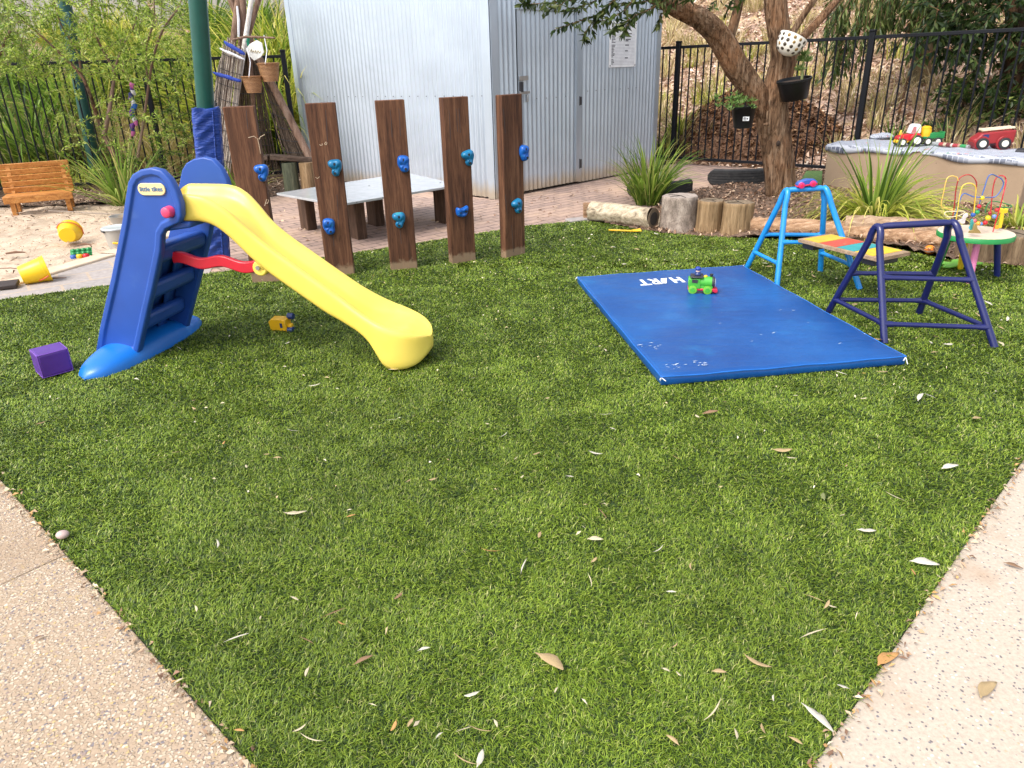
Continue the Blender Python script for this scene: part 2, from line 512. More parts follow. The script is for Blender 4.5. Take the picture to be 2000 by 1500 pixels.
# ---- the bank behind the fences
FR0 = Vector((2.74, 11.09, 0)); FRD = (Vector((4.64, 9.22, 0))-FR0).normalized(); FRN = Vector((-FRD.y, FRD.x, 0))
FRN = FRN if FRN.y > 0 else -FRN
def hillz(X, Y):
    dR = (X-FR0.x)*FRN.x+(Y-FR0.y)*FRN.y-.25
    dL = Y-10.9
    d = np.where(X > 2.2, np.maximum(dR, dL-2), dL)
    d = np.clip(d, 0, 60)
    return -.02+.43*d-.0035*d*d+.22*(vnoise(X, Y, 1.7, 21)-.5)*np.clip(d, 0, 1)+.07*(vnoise(X, Y, .4, 22)-.5)*np.clip(d, 0, 1)
m_hill = mat('bank_mulch', [(.2, (.15, .095, .07)), (.42, (.36, .235, .175)), (.6, (.52, .37, .29)), (.8, (.66, .52, .42))], 34, rough=.95, bmp=.8, bscale=40, bdist=.04,
             speck=(2.2, .52, .68, (.52, .37, .20)))
field('bank', -30, 34, 8, 46, .16, hillz, m_hill, lambda x, y: np.where(x > 2.2, ((x-FR0.x)*FRN.x+(y-FR0.y)*FRN.y) > .15, y > 10.75))

# ============================================================ turf blades
def turf():
    P = np.array(TURF2); x0, y0 = P.min(0); x1, y1 = P.max(0)
    dens0 = 76000; N = int((x1-x0)*(y1-y0)*dens0)
    x = rng.uniform(x0, x1, N); y = rng.uniform(y0, y1, N)
    r = np.sqrt(x*x+y*y+H*H)
    keep = rng.random(N) < np.clip((1.95/r)**1.55, 0.07, 1)
    fov = np.abs(x) < y*1.0+.75
    keep &= fov | (rng.random(N) < .15)
    x, y, r = x[keep], y[keep], r[keep]
    e = in_poly(x, y, TURF2); x, y, r = x[e], y[e], r[e]
    n = len(x)
    h = rng.uniform(.008, .0175, n); w = np.clip(.00105*r, .0018, .0075)*rng.uniform(.7, 1.3, n)
    flow = 6.283*(vnoise(x, y, .8, 31)*.8+vnoise(x, y, .10, 32)*.9)
    a = flow + rng.normal(0, 1.5, n)
    lean = rng.uniform(.3, 1.5, n)
    dx, dy = np.cos(a), np.sin(a); px, py = -dy, dx
    z0 = np.full(n, .001)
    m1 = np.stack([x+dx*h*lean*.45, y+dy*h*lean*.45, z0+h*.62], 1)
    tp = np.stack([x+dx*h*lean*1.25, y+dy*h*lean*1.25, z0+h*(1.08-.28*lean)], 1)
    b0 = np.stack([x, y, z0], 1); pv = np.stack([px, py, np.zeros(n)], 1)*w[:, None]
    V = np.stack([b0-pv*.5, b0+pv*.5, m1-pv*.45, m1+pv*.45, tp], 1).reshape(-1, 3)
    k = np.arange(n)[:, None]*5
    Q = k+np.array([[0, 1, 3, 2]]); T = k+np.array([[2, 3, 4]])
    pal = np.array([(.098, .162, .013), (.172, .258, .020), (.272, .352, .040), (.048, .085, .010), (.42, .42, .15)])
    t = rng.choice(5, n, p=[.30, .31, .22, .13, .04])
    patch_tone = .74+.30*vnoise(x, y, .8, 33)+.24*vnoise(x, y, .22, 34)  # patchy lighter and darker tone across the turf
    c = pal[t]*(patch_tone*rng.uniform(.8, 1.2, n))[:, None]
    C = np.repeat(c, 5, 0); C = C.reshape(n, 5, 3); C[:, :2] *= .55; C[:, 2:4] *= .9; C[:, 4] *= 1.25  # roots darkened in the colour to paint shade in the gaps
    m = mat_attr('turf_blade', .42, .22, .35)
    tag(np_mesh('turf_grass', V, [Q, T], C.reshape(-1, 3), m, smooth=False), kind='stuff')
if TURF_ON: turf()

# ============================================================ loose chips, straw and crumbs (uncountable)
def chips(name, x, y, z, ln, wd, pal, m, tilt=.5, seed=1):
    r = np.random.default_rng(seed); n = len(x)
    a = r.uniform(0, 6.283, n); t = r.normal(0, tilt, n); l = ln*r.uniform(.4, 1.3, n); w = wd*r.uniform(.5, 1.4, n)
    d = np.stack([np.cos(a)*np.cos(t), np.sin(a)*np.cos(t), np.sin(t)], 1); s = np.stack([-np.sin(a), np.cos(a), r.normal(0, .5, n)], 1)
    c0 = np.stack([x, y, z], 1); D = d*l[:, None]/2; Sd = s*w[:, None]/2
    bend = np.stack([np.zeros(n), np.zeros(n), r.uniform(0, .3, n)*l], 1)
    V = np.stack([c0-D, c0-Sd*1.0+bend, c0+D, c0+Sd+bend], 1).reshape(-1, 3)
    F = np.arange(n)[:, None]*4+np.array([[0, 1, 2, 3]])
    C = np.repeat(np.array(pal)[r.integers(0, len(pal), n)]*r.uniform(.7, 1.25, n)[:, None], 4, 0)
    return tag(np_mesh(name, V, [F], C, m, smooth=False), kind='stuff')
m_chip = mat_attr('dry_chip', .85, 0, .15)

def scatter(n, poly, seed):
    r = np.random.default_rng(seed); P = np.array(poly); a, b = P.min(0), P.max(0)
    x = r.uniform(a[0], b[0], n*3); y = r.uniform(a[1], b[1], n*3); k = in_poly(x, y, poly)
    return x[k][:n], y[k][:n]
STRAW = [(.58, .44, .33), (.52, .36, .26), (.64, .49, .38), (.40, .26, .18), (.72, .60, .48), (.28, .17, .11), (.56, .37, .25)]
x, y = scatter(52000, [(2.3, 11.6), (4.7, 9.5), (9, 6.4), (13, 12), (12, 22), (3, 22)], 41)
chips('bank_litter', x, y, hillz(x, y)+.02, .13, .035, STRAW, m_chip, .35, 2)
x, y = scatter(16000, [(-12, 11), (-2, 11), (1, 20), (-20, 20)], 42)
chips('bank_litter', x, y, hillz(x, y)+.02, .13, .03, STRAW[:4], m_chip, .4, 3)
x, y = scatter(13000, BEDP, 43)
chips('mulch_chips', x, y, bedz(x, y)+.012, .06, .016, [(.22, .13, .085), (.34, .22, .15), (.12, .07, .045), (.45, .32, .22), (.28, .16, .10)], m_chip, .4, 4)
x, y = scatter(9000, LITP, 44)
chips('leaf_litter', x, y, litz(x, y)+.012, .10, .016, [(.24, .15, .10), (.38, .27, .19), (.14, .08, .05), (.50, .38, .28)], m_chip, .4, 5)
x, y = scatter(5600, SANDP, 45); k = (y > 7.6) | (rng.random(len(x)) < .55); x, y = x[k], y[k]
chips('sandpit_litter', x, y, np.full(len(x), .006), .062, .011, [(.20, .13, .09), (.32, .21, .14), (.13, .08, .05), (.42, .30, .2)], m_chip, .25, 6)
# crumbs along the turf's edges and over the paving
xs, ys = [], []
r = np.random.default_rng(9)
for a, d, ln in ((tip, dl, 5.5), (tip, dr, 5.5)):
    t = r.uniform(.6, ln, 520); o = r.normal(-.0, .012, 520)
    nn = ol if d is dl else orr
    xs.append(a.x+d.x*t+nn.x*(o+.012)); ys.append(a.y+d.y*t+nn.y*(o+.012))
x, y = np.concatenate(xs), np.concatenate(ys)
chips('edge_litter', x, y, np.full(len(x), .008), .024, .008, [(.38, .25, .16), (.50, .37, .25), (.22, .13, .085), (.45, .26, .11), (.54, .43, .3)], m_chip, .3, 7)
x, y = scatter(420, [(-2.6, 6.2), (.9, 7.1), (2.6, 8.9), (2.6, 10.4), (0, 8.3), (-2.6, 9)], 46)
chips('paving_litter', x, y, np.full(len(x), .002), .05, .014, [(.32, .2, .13), (.2, .12, .08), (.46, .33, .22)], m_chip, .2, 8)
x, y = scatter(900, TURF2, 47)
k = rng.random(len(x)) < np.clip((y-1.0)/4.5, .12, 1); x, y = x[k], y[k]
chips('turf_crumbs', x, y, np.full(len(x), .024), .022, .006, [(.66, .56, .38), (.55, .42, .24), (.74, .66, .5)], m_chip, .25, 9)
# ============================================================ shed
def shedmat(name, c):
    m, nt, p = _new(name)
    v = coords(nt)
    col = ramp(nt, noise(nt, v, 2.2, 5), [(.3, tuple(x*.92 for x in c)), (.7, tuple(x*1.05 for x in c))])
    sp = nt.nodes.new('ShaderNodeSeparateXYZ'); L(nt, v, sp.inputs[0])
    st = nt.nodes.new('ShaderNodeMath'); st.operation = 'MULTIPLY_ADD'; st.inputs[1].default_value = .22; 
    L(nt, noise(nt, coords(nt, (14, 14, 1.5)), 1, 5), st.inputs[0]); st.inputs[2].default_value = -.06
    df = nt.nodes.new('ShaderNodeMath'); df.operation = 'SUBTRACT'; L(nt, sp.outputs[2], df.inputs[0]); L(nt, st.outputs[0], df.inputs[1])
    col = mixc(nt, ramp(nt, df.outputs[0], [(.02, (.62, .62, .62)), (.16, E0)]), col, (.50, .36, .17))
    streak = noise(nt, coords(nt, (30, 30, .6)), 1, 4)
    col = mixc(nt, ramp(nt, streak, [(.55, E0), (.8, (.35, .35, .35))]), col, tuple(x*.72 for x in c))
    L(nt, col, p.inputs['Base Color']); p.inputs['Roughness'].default_value = .36; p.inputs['Metallic'].default_value = .6
    return m
m_shed = shedmat('shed_sheet', (.52, .585, .66)); m_trim = shedmat('shed_trim', (.49, .56, .64))
m_shedroof = plain('shed_roof', (.5, .54, .58), .45, .4)
C0 = Vector((-.02, 8.46, 0)); LW = Vector((-2.89, 10.91, 0)); RW = Vector((2.36, 10.62, 0))
dLw = (LW-C0).normalized(); dRw = (RW-C0).normalized()
nRw = Vector((dRw.y, -dRw.x, 0)); nLw = Vector((dLw.y, -dLw.x, 0)); nLw = nLw if nLw.y < 0 else -nLw; nRw = nRw if nRw.y < 0 else -nRw
lL, lR = (LW-C0).length, (RW-C0).length
shed = thing('garden_shed', 'pale grey corrugated steel shed behind the climbing posts', 'shed', C0)
def corr(o, d, n, s0, s1, z0, z1, off=0, pitch=.076, amp=.0105):
    b = MB(); k = int((s1-s0)/pitch*10); vs = []; fs = []
    for i in range(k+1):
        s = s0+(s1-s0)*i/k; a = off+amp*math.sin(2*math.pi*s/pitch)
        p = o+d*s+n*a
        vs += [(p.x, p.y, z0), (p.x, p.y, z1)]
    fs = [(2*i, 2*i+2, 2*i+3, 2*i+1) for i in range(k)]
    return b.add(vs, fs)
def WP(o, d, x, y):
    """where the ray through photo pixel x, y meets the wall through o along d: (distance along, height)"""
    rr = ray(x, y); n = np.array([-d.y, d.x]); t = (o.x*n[0]+o.y*n[1])/(rr[0]*n[0]+rr[1]*n[1])
    p = Vector((rr[0]*t, rr[1]*t, 0)); return (p-V2(o)).dot(d), H+rr[2]*t
SH = 2.75
uD0 = WP(C0, dRw, 1010, 120)[0]; uD1 = WP(C0, dRw, 1130, 200)[0]; zD = WP(C0, dRw, 1060, 19)[1]
corr(C0, dLw, nLw, .1, lL-.08, .015, SH).build('wall', m_shed, shed, smooth=80, recalc=False)
w = corr(C0, dRw, nRw, .11, uD0-.02, .015, SH); w2 = corr(C0, dRw, nRw, uD1+.03, lR-.06, .015, SH)
n0 = len(w.v); w.v += w2.v; w.f += [tuple(i+n0 for i in f) for f in w2.f]
w3 = corr(C0, dRw, nRw, uD0-.02, uD1+.03, zD+.06, SH); n0 = len(w.v); w.v += w3.v; w.f += [tuple(i+n0 for i in f) for f in w3.f]
w.build('wall', m_shed, shed, smooth=80, recalc=False)
# far walls close the box
bb = MB(); X1 = LW+(RW-C0)
for a, b in ((LW, X1), (RW, X1)):
    bb.add([(a.x, a.y, 0), (b.x, b.y, 0), (b.x, b.y, SH), (a.x, a.y, SH)], [(0, 1, 2, 3)])
bb.build('wall', m_shed, shed, recalc=False)
t = MB()
for d, n in ((dLw, nLw), (dRw, nRw)):
    t.bar(C0+d*.05+n*.012, C0+d*.05+n*.012+Vector((0, 0, SH)), .105, .008, up=n)
t.build('corner_trim', m_trim, shed)
for o, d, n in ((LW, -dLw, nLw), (RW, -dRw, nRw)):
    MB().bar(o+d*.05+n*.013, o+d*.05+n*.013+Vector((0, 0, SH)), .10, .008, up=n).build('corner_trim', m_trim, shed)
rf = MB(); e = .12
pts = [C0-dLw*e-dRw*e, LW+dLw*e-dRw*e, X1+dLw*e+dRw*e, RW-dLw*e+dRw*e]
rf.prism([(p.x, p.y) for p in pts], 2, SH, SH+.05); rf.build('roof', m_shedroof, shed, bevel=.01)
door = corr(C0, dRw, nRw, uD0+.05, uD1-.04, .03, zD, off=-.004).build('door', m_shed, shed, smooth=80, recalc=False)
f = MB()
for u, wd in ((uD0+.025, .055), (uD1-.03, .06)):
    f.bar(C0+dRw*u+nRw*.012+Vector((0, 0, .03)), C0+dRw*u+nRw*.012+Vector((0, 0, zD)), wd, .012, up=nRw)
f.build('door_frame', m_trim, door)
MB().bar(C0+dRw*(uD0-.02)+nRw*.022+Vector((0, 0, zD+.03)), C0+dRw*(uD1+.02)+nRw*.022+Vector((0, 0, zD+.03)), .02, .075, up=(0, 0, 1)).build('header_trim', m_trim, shed)
MB().bar(C0+dRw*(uD1+.02)+nRw*.010+Vector((0, 0, .02)), C0+dRw*(uD1+.02)+nRw*.010+Vector((0, 0, zD)), .05, .008, up=nRw).build('door_jamb', m_trim, shed)
m_steel = plain('bare_steel', (.45, .45, .45), .35, .9); m_dark = plain('dark_hardware', (.03, .03, .035), .5)
def onwall(x, y, off): 
    u, z = WP(C0, dRw, x, y); return C0+dRw*u+nRw*off+Vector((0, 0, z))
l = MB()
l.bar(onwall(1010, 153, .035), onwall(1027, 152, .035), .02, .05); l.bar(onwall(1011, 181, .03), onwall(1031, 180, .03), .02, .03); l.bar(onwall(1026, 185, .03), onwall(1026, 199, .03), .03, .02)
la = l.build('latch', m_steel, door, bevel=.003)
MB().bar(onwall(1015, 160, .03), onwall(1015, 180, .03), .05, .02, up=nRw).build('latch_slot', m_dark, la)
for yy in ((188, 206), (310, 329)):
    h = MB(); h.cyl(onwall(1130, yy[0], .018), onwall(1130, yy[1], .018), .008, n=8); h.bar(onwall(1132, yy[0]+1, .014), onwall(1132, yy[1]-1, .014), .05, .006, up=nRw)
    h.build('hinge', m_dark, door)
sc = MB()
for zz in (1.36,):
    k = 0.13
    while k < lL-.1:
        if random.random() < .8: q = C0+dLw*(k+.019)+nLw*.008; sc.cyl(q+Vector((0, 0, WP(C0, dLw, 640, 189)[1])), q+nLw*.006+Vector((0, 0, WP(C0, dLw, 640, 189)[1])), .0055, n=6)
        k += .152
for x, y in ((1047, 192.6), (1066, 191.5), (1085, 190), (1103.6, 188), (1147, 178), (1163, 176.6), (1180, 175.4), (1210, 173.8), (1226, 172.6), (1241, 171.2)):
    q = onwall(x, y, .008); sc.cyl(q, q+nRw*.006, .0055, n=6)
sc.build('screws', m_dark, shed)

# the notice on the shed
m_white = plain('sign_white', (.84, .85, .86), .3); m_ink = plain('ink', (.03, .03, .035), .6); m_grey = plain('grey_ink', (.42, .43, .47), .6)
s0, s1, s2 = onwall(1189, 41, .02), onwall(1242, 44, .02), onwall(1187, 132, .02)
wS = (s1-s0).length; hS = s0.z-s2.z; cS = C0+dRw*((WP(C0, dRw, 1188, 86)[0]+WP(C0, dRw, 1240.5, 86)[0])/2)+nRw*.018; cS.z = (s0.z+s2.z)/2
sign = thing('notice_board', 'white safety notice screwed to the shed wall beside its door', 'sign', cS)
F4 = frame4(cS, dRw, (0, 0, 1))
b = MB(); b.M = F4; b.box((0, 0, 0), (wS, hS, .006)); b.build('board', m_white, sign, bevel=.002)
b = MB(); b.M = F4
for i in (-1, 1):
    for j in (-1, 1): b.cyl((i*(wS/2-.02), j*(hS/2-.02), .003), (i*(wS/2-.02), j*(hS/2-.02), .007), .008, n=8)
b.build('screws', m_dark, sign)
ln = MB(); ln.M = F4; wr = MB(); wr.M = F4
rr = random.Random(4)
for i in range(22):
    yy = hS*(.22-.66*i/21)
    ln.box((0, yy, .0036), (wS*.86, .0034, .0008))
    x0 = -wS*.42; n_ = rr.randint(2, 4)
    if i < 6 or rr.random() < .85:
        xx = x0
        for k in range(n_):
            q = rr.uniform(.008, .022); wr.box((xx+q/2, yy+.008, .0036), (q, .009, .0008)); xx += q+.005
    if i in (0, 1, 2, 4, 5, 8, 12, 17):
        xx = wS*.08
        for k in range(rr.randint(3, 6)):
            q = rr.uniform(.010, .024); wr.box((xx+q/2, yy+.009, .0036), (q, .014, .0008)); xx += q+.005
    
ln.build('ruled_lines', m_grey, sign, bevel=0); wr.build('writing', m_ink, sign)
text('title', 'PLAYGROUND', wS*.13, m_ink, F4 @ Matrix.Translation((0, hS*.41, .0034)), sign)
text('heading', 'SAFETY CHECKS', wS*.075, m_ink, F4 @ Matrix.Translation((0, hS*.33, .0034)), sign)

# ============================================================ black tubular fences
m_black = plain('black_powdercoat', (.004, .005, .008), .55, spec=.25)
def fence(name, label, p0, d, posts, s0, s1, ztop, z0f=lambda s: 0.0, sp=.114, rail=(.10, -.075)):
    o = thing(name, label, 'fence', p0+d*posts[0])
    for s in posts:
        q = p0+d*s; z0 = z0f(s)
        b = MB(); b.bar(q+Vector((0, 0, z0-.1)), q+Vector((0, 0, ztop-.012)), .065, .065, up=d)
        po = b.build('post', m_black, o, bevel=.006)
        MB().bar(q+Vector((0, 0, ztop-.014)), q+Vector((0, 0, ztop+.012)), .076, .076, up=d).build('post_cap', m_black, po, bevel=.008)
    for zr, hh in ((rail[0], .038), (ztop+rail[1], .040)):
        up = zr if zr > 1 else None
        a = p0+d*s0; c = p0+d*s1
        MB().bar(a+Vector((0, 0, zr+(z0f(s0) if up is None else 0))), c+Vector((0, 0, zr+(z0f(s1) if up is None else 0))), .038, hh).build('rail', m_black, o, bevel=.004)
    s = s0+.03; k = 0
    while s < s1 and k < 98:
        if all(abs(s-q) > .06 for q in posts):
            q = p0+d*s
            MB().cyl(q+Vector((0, 0, rail[0]+z0f(s))), q+Vector((0, 0, ztop+rail[1])), .0115, n=6).build('picket', m_black, o); k += 1
        s += sp
    return o
fence('tubular_fence', 'long black steel picket fence running behind the forked tree and the rendered block', FR0, FRD, [0, 2.667, 5.33], -.40, 5.9, 1.745)
FL0 = Vector((-7.7, 9.72, 0)); FLD = (Vector((-2.95, 10.66, 0))-FL0).normalized(); lF = (Vector((-2.95, 10.66, 0))-FL0).length
fence('tubular_fence', 'black steel picket fence behind the slatted bench and sandpit', FL0, FLD, [.0, lF-1.86, lF], 0, lF, 1.80, rail=(.14, -.075))

# ============================================================ timber paling fence up on the bank
m_paling = mat('weathered_paling', [(.3, (.30, .275, .25)), (.7, (.46, .43, .40))], 6, (6, 6, .5), rough=.9, bmp=.4, bscale=18)
def palings(name, label, p0, p1, h):
    p0, p1 = Vector(p0), Vector(p1); d = (p1-p0).normalized(); n = (p1-p0).length
    o = thing(name, label, 'fence', p0)
    for z in (.3, h-.3):
        a, c = p0+Vector((0, .06, z)), p1+Vector((0, .06, z)); MB().bar(a, c, .045, .09).build('rail', m_paling, o)
    k = int(n/.105)
    for i in range(min(k, 98)):
        q = p0+(p1-p0)*(i+.5)/k
        MB().bar(q, q+Vector((0, 0, h+random.uniform(-.02, .02))), .10, .016, up=(d.y, -d.x, 0)).build('paling', m_paling, o)
zz = float(hillz(np.array([-11.]), np.array([17.]))[0])
palings('paling_fence', 'weathered grey timber paling fence on top of the bank', (-17.5, 16.9, zz-.3), (-7.6, 17.2, zz-.3), 2.4)
palings('paling_fence', 'short weathered grey paling run rising between teepee poles and shed', (-7.45, 17.2, zz-.3), (-3.0, 17.2, zz-.3), 2.4)
# ============================================================ moulded slide
m_sblue = plain('slide_blue', (.018, .075, .34), .42, speck=[(7, .62, .78, (.035, .10, .36)), (45, .71, .75, (.10, .16, .36))], bmp=.12, bscale=220, bdist=.001, scale=4)
m_sfoot = plain('slide_foot_blue', (.006, .15, .55), .33, bmp=.1, bscale=220, bdist=.001, scale=4, speck=(6, .66, .74, (.05, .25, .62)))
m_yel = mat('slide_yellow', [(.3, (.80, .60, .090)), (.7, (.85, .66, .13))], 3, rough=.36, bmp=.08, bscale=200, bdist=.001, speck=(9, .70, .80, (.62, .40, .08)))
m_red = plain('red_plastic', (.55, .012, .03), .35); m_pink = plain('pink_plastic', (.75, .06, .16), .4)
m_cream = plain('badge_cream', (.80, .62, .30), .4)
SO = Vector((-2.165, 3.86, 0)); SA = Vector((.9734, -.2290, 0)); SV = Vector((.2290, .9734, 0))
slide = thing('playground_slide', 'moulded plastic slide with blue ladder sides and a yellow chute', 'slide', SO)
SM = Matrix(((SA.x, SV.x, 0, SO.x), (SA.y, SV.y, 0, SO.y), (0, 0, 1, 0), (0, 0, 0, 1)))   # u along the chute, v away, z up
pan = [(-.075, .05), (-.005, .20), (.075, .35), (.15, .49), (.215, .62), (.30, .79), (.365, .935), (.39, .99), (.425, 1.028), (.477, 1.051), (.538, 1.06), (.592, 1.048), (.632, 1.005), (.655, .945), (.664, .88), (.655, .825), (.632, .79), (.586, .772), (.548, .757), (.518, .725), (.49, .64), (.44, .535), (.395, .442), (.306, .265), (.20, .05)]
def inset(poly, d):
    n = len(poly); out = []
    for i in range(n):
        p0, p1, p2 = Vector(poly[i-1]), Vector(poly[i]), Vector(poly[(i+1) % n])
        a, b = (p1-p0).normalized(), (p2-p1).normalized()
        na, nb = Vector((a.y, -a.x)), Vector((b.y, -b.x)); m = (na+nb); m = m/max(m.length_squared, .25)*2 if m.length > .1 else na
        out.append(tuple(p1+m*d))
    return out
def panel(vout, vin, sgn):
    """one ladder side: outer face at vout recessed inside a raised rim"""
    b = MB(); b.M = SM
    i1, i2 = inset(pan, .030), inset(pan, .040)
    q = lambda poly, v: [(u, v, z) for u, z in poly]
    rings = [q(inset(pan, .004), vin), q(pan, vin+sgn*.006), q(pan, vout-sgn*.006), q(inset(pan, .006), vout), q(i1, vout), q(i2, vout-sgn*.012)]
    b.loft(rings)
    return b.build('ladder_side', m_sblue, slide, smooth=50, bevel=.003)
near_side = panel(-.235, -.19, -1); panel(.235, .19, 1)
# steps, back web and top platform between the sides
for u, z, w in ((.41, .63, .13), (.295, .42, .135), (.185, .23, .14)):
    b = MB(); b.M = SM
    b.prism([(u-.085, z+.012), (u+.03, z+.028), (u+.055, z+.01), (u+.045, z-.05), (u+.01, z-.075), (u-.06, z-.05)], 1, -.19, .19)
    b.build('step', m_sblue, slide, bevel=.012)
b = MB(); b.M = SM
b.prism([(.40, .80), (.66, .785), (.66, .755), (.52, .735), (.44, .74)], 1, -.19, .19)
b.build('platform', m_sblue, slide, bevel=.01)
b = MB(); b.M = SM
for k, (u0, z0, u1, z1) in enumerate(((.335, .59, .27, .44), (.225, .38, .165, .25), (.12, .19, .09, .1))):
    b.add([(u0, -.19, z0), (u0, .19, z0), (u1, .19, z1), (u1, -.19, z1)], [(0, 1, 2, 3)])
    for vv in (-.09, .09):
        b.add([(u0+.02, vv-.03, z0), (u0+.02, vv+.03, z0), (u1+.035, vv+.04, z1), (u1+.035, vv-.04, z1)], [(0, 1, 2, 3)])
b.build('riser_web', m_sblue, slide, solid=.012)
# rocker foot
b = MB(); b.M = SM; rings = []
for i in range(25):
    t = -1+2*i/24; q = max(1-abs(t)**2.6, .0)**.5*1.0+.02; hw = .155*q; hh = .10*max(1-abs(t)**2.2, 0)**.6+.012
    v = -.02+.475*t
    rings.append([(.075+hw*math.cos(a), v, .004+(hh*max(math.sin(a), 0)**.8 if math.sin(a) > 0 else 0)) for a in [math.pi*k/12 for k in range(13)]]+[(.075, v, .002)])
b.loft(rings); b.build('rocker_foot', m_sfoot, slide, smooth=60)
# chute
low = [(.40, .775), (.70, .777), (.77, .757), (.82, .715), (.88, .645), (.94, .567), (1.03, .492), (1.126, .425), (1.22, .36), (1.313, .295), (1.41, .245), (1.49, .207), (1.54, .17), (1.575, .11), (1.60, .06), (1.625, .015), (1.67, .003), (1.72, .004), (1.78, .02), (1.82, .06), (1.84, .11)]
rim = [(.40, .925), (.68, .922), (.75, .908), (.81, .873), (.87, .815), (.923, .752), (.99, .69), (1.06, .635), (1.15, .572), (1.25, .50), (1.35, .43), (1.45, .36), (1.52, .315), (1.60, .275), (1.67, .248), (1.75, .22), (1.81, .19), (1.86, .15)]
wid = [(.40, .185), (.62, .185), (.78, .165), (.95, .13), (1.40, .135), (1.62, .178), (2, .178)]
def itp(T, u):
    for (a, x), (c, y) in zip(T[:-1], T[1:]):
        if u <= c: return x+(y-x)*max(0, (u-a)/(c-a))
    return T[-1][1]
us = [.42+.03*i for i in range(37)]+[1.545, 1.565, 1.585, 1.60, 1.615, 1.64, 1.655, 1.675, 1.70, 1.73, 1.76, 1.785, 1.80, 1.812, 1.822, 1.830, 1.836]
us = sorted(set(round(u, 4) for u in us))
rings = []
for u in us:
    zl, zr = itp(low, u), itp(rim, u)
    k = max(0, (u-1.5)/.41); w = itp(wid, u); 
    nose = math.sqrt(max(0, 1-max(0, (u-1.63)/.208)**2.4)); w *= max(nose, .08)
    depth = .075*(1-min(1, max(0, (u-1.50)/.22))*.88)
    bed = max(zr-depth, zl+.018); zr = max(zr, zl+.022)
    h = zr-zl; hw = .020*max(nose, .15)
    R_ = [(-w*.93, zl), (-w*.985, zl+h*.12), (-w, zl+h*.45), (-w, zl+h*.52), (-w*1.02, zr-.02*min(1, h/.1)), (-w*1.01+hw*.3, zr-.004), (-w+hw, zr), (-w+hw*1.9, zr-.006), (-w+hw*2.6, zr-(zr-bed)*.4), (-w+hw*3.4, bed+.010*(zr-bed)/.085), (-w*.45, bed-.002), (0, bed-.006)]
    full = R_+[(-a, z) for a, z in R_[-2::-1]]
    rings.append([(u, v, z) for v, z in full])
b = MB(); b.M = SM; b.loft(rings); b.build('chute', m_yel, slide, smooth=75, sub=1)
# red stay, lug, knob, badge
b = MB(); b.M = SM; rings = []
for i in range(31):
    u = .445+.505*i/30; z = .565-.03*(i/30)+.012*math.sin(i/30*4*math.pi+.6); hh = .03
    rings.append([(u, -.105, z-hh), (u, -.075, z-hh), (u, -.075, z+hh), (u, -.105, z+hh)])
b.loft(rings); st = b.build('stay', m_red, slide, smooth=30, bevel=.006)
b = MB(); b.M = SM; b.cyl((.965, -.115, .53), (.965, -.06, .53), .042, n=18); b.bar((.965, -.09, .53), (1.02, -.09, .57), .05, .06); lug = b.build('lug', m_yel, slide, bevel=.008)
b = MB(); b.M = SM; b.cyl((.96, -.125, .535), (.96, -.11, .535), .012, n=10); b.build('bolt', m_steel, lug)
b = MB(); b.M = SM; b.tube([(.592, -.222, .845), (.592, -.262, .845), (.592, -.268, .845)], [.03, .027, .018], 18); b.build('knob', m_pink, slide, bevel=.003)
b = MB(); b.M = SM
cap = [(.515+.048*sx+.03*math.cos(a), .955+.03*math.sin(a)) for sx, a0 in ((1, -90), (-1, 90)) for a in [R(a0+180*k/10) for k in range(11)]]
b.prism(cap, 1, -.232, -.222); bd = b.build('badge', m_cream, slide, bevel=.003)
text('lettering', 'little tikes', .033, plain('badge_ink', (.03, .14, .32), .5), frame4(SM @ Vector((.515, -.2335, .956)), SA, (0, 0, 1)), bd)

# ============================================================ purple foam cube, tipped yellow toy
m_purp = plain('purple_vinyl', (.085, .022, .24), .42, bmp=.25, bscale=30, bdist=.004)
cF, cE = G(85, 744), G(146, 727); cS_ = (cE-cF).length; ca = math.atan2((cE-cF).y, (cE-cF).x)
cb = (cF+cE)/2+Vector((-math.sin(ca), math.cos(ca), 0))*cS_*.5; ch = cS_*.86
cube = thing('foam_cube', 'purple vinyl foam cube on the turf beside the blue rocker foot', 'play block', (cb.x, cb.y, 0))
b = MB().at((cb.x, cb.y, ch/2+.012), rz=ca); b.box((0, 0, 0), (cS_, cS_, ch)); b.build('cover', m_purp, cube, bevel=.012, seg=3)
b = MB().at((cb.x, cb.y, ch/2+.012), rz=ca); a, c = cS_*.955/2, ch*.955/2
for i in (-1, 1):
    for j in (-1, 1):
        b.tube([(i*a, j*a, -c), (i*a, j*a, c)], .0032, 6); b.tube([(i*a, -a, j*c), (i*a, a, j*c)], .0032, 6); b.tube([(-a, i*a, j*c), (a, i*a, j*c)], .0032, 6)
b.build('piping', plain('purple_piping', (.16, .06, .36), .5), cube)
g = G(552, 645)
m_toyy = plain('toy_yellow', (.72, .40, .012), .35); m_navy = plain('toy_navy', (.012, .03, .13), .35); m_orange = plain('toy_orange', (.80, .22, .01), .4)
tk = thing('toy_truck', 'small yellow toy truck tipped over under the slide chute', 'toy truck', g)
b = MB().at((g.x-.01, g.y, .045), rz=R(-12), rx=R(6)); b.prism([(-.055, -.036), (-.06, .02), (-.04, .04), (.03, .04), (.05, .028), (.055, -.04)], 1, -.028, .028); b.box((.053, 0, -.003), (.008, .072, .082))
b.build('body', m_toyy, tk, bevel=.006)
b = MB().at((g.x-.01, g.y, .045), rz=R(-12), rx=R(6)); b.box((.07, -.004, -.012), (.028, .03, .03)); b.build('nose', m_toyy, tk, bevel=.004)
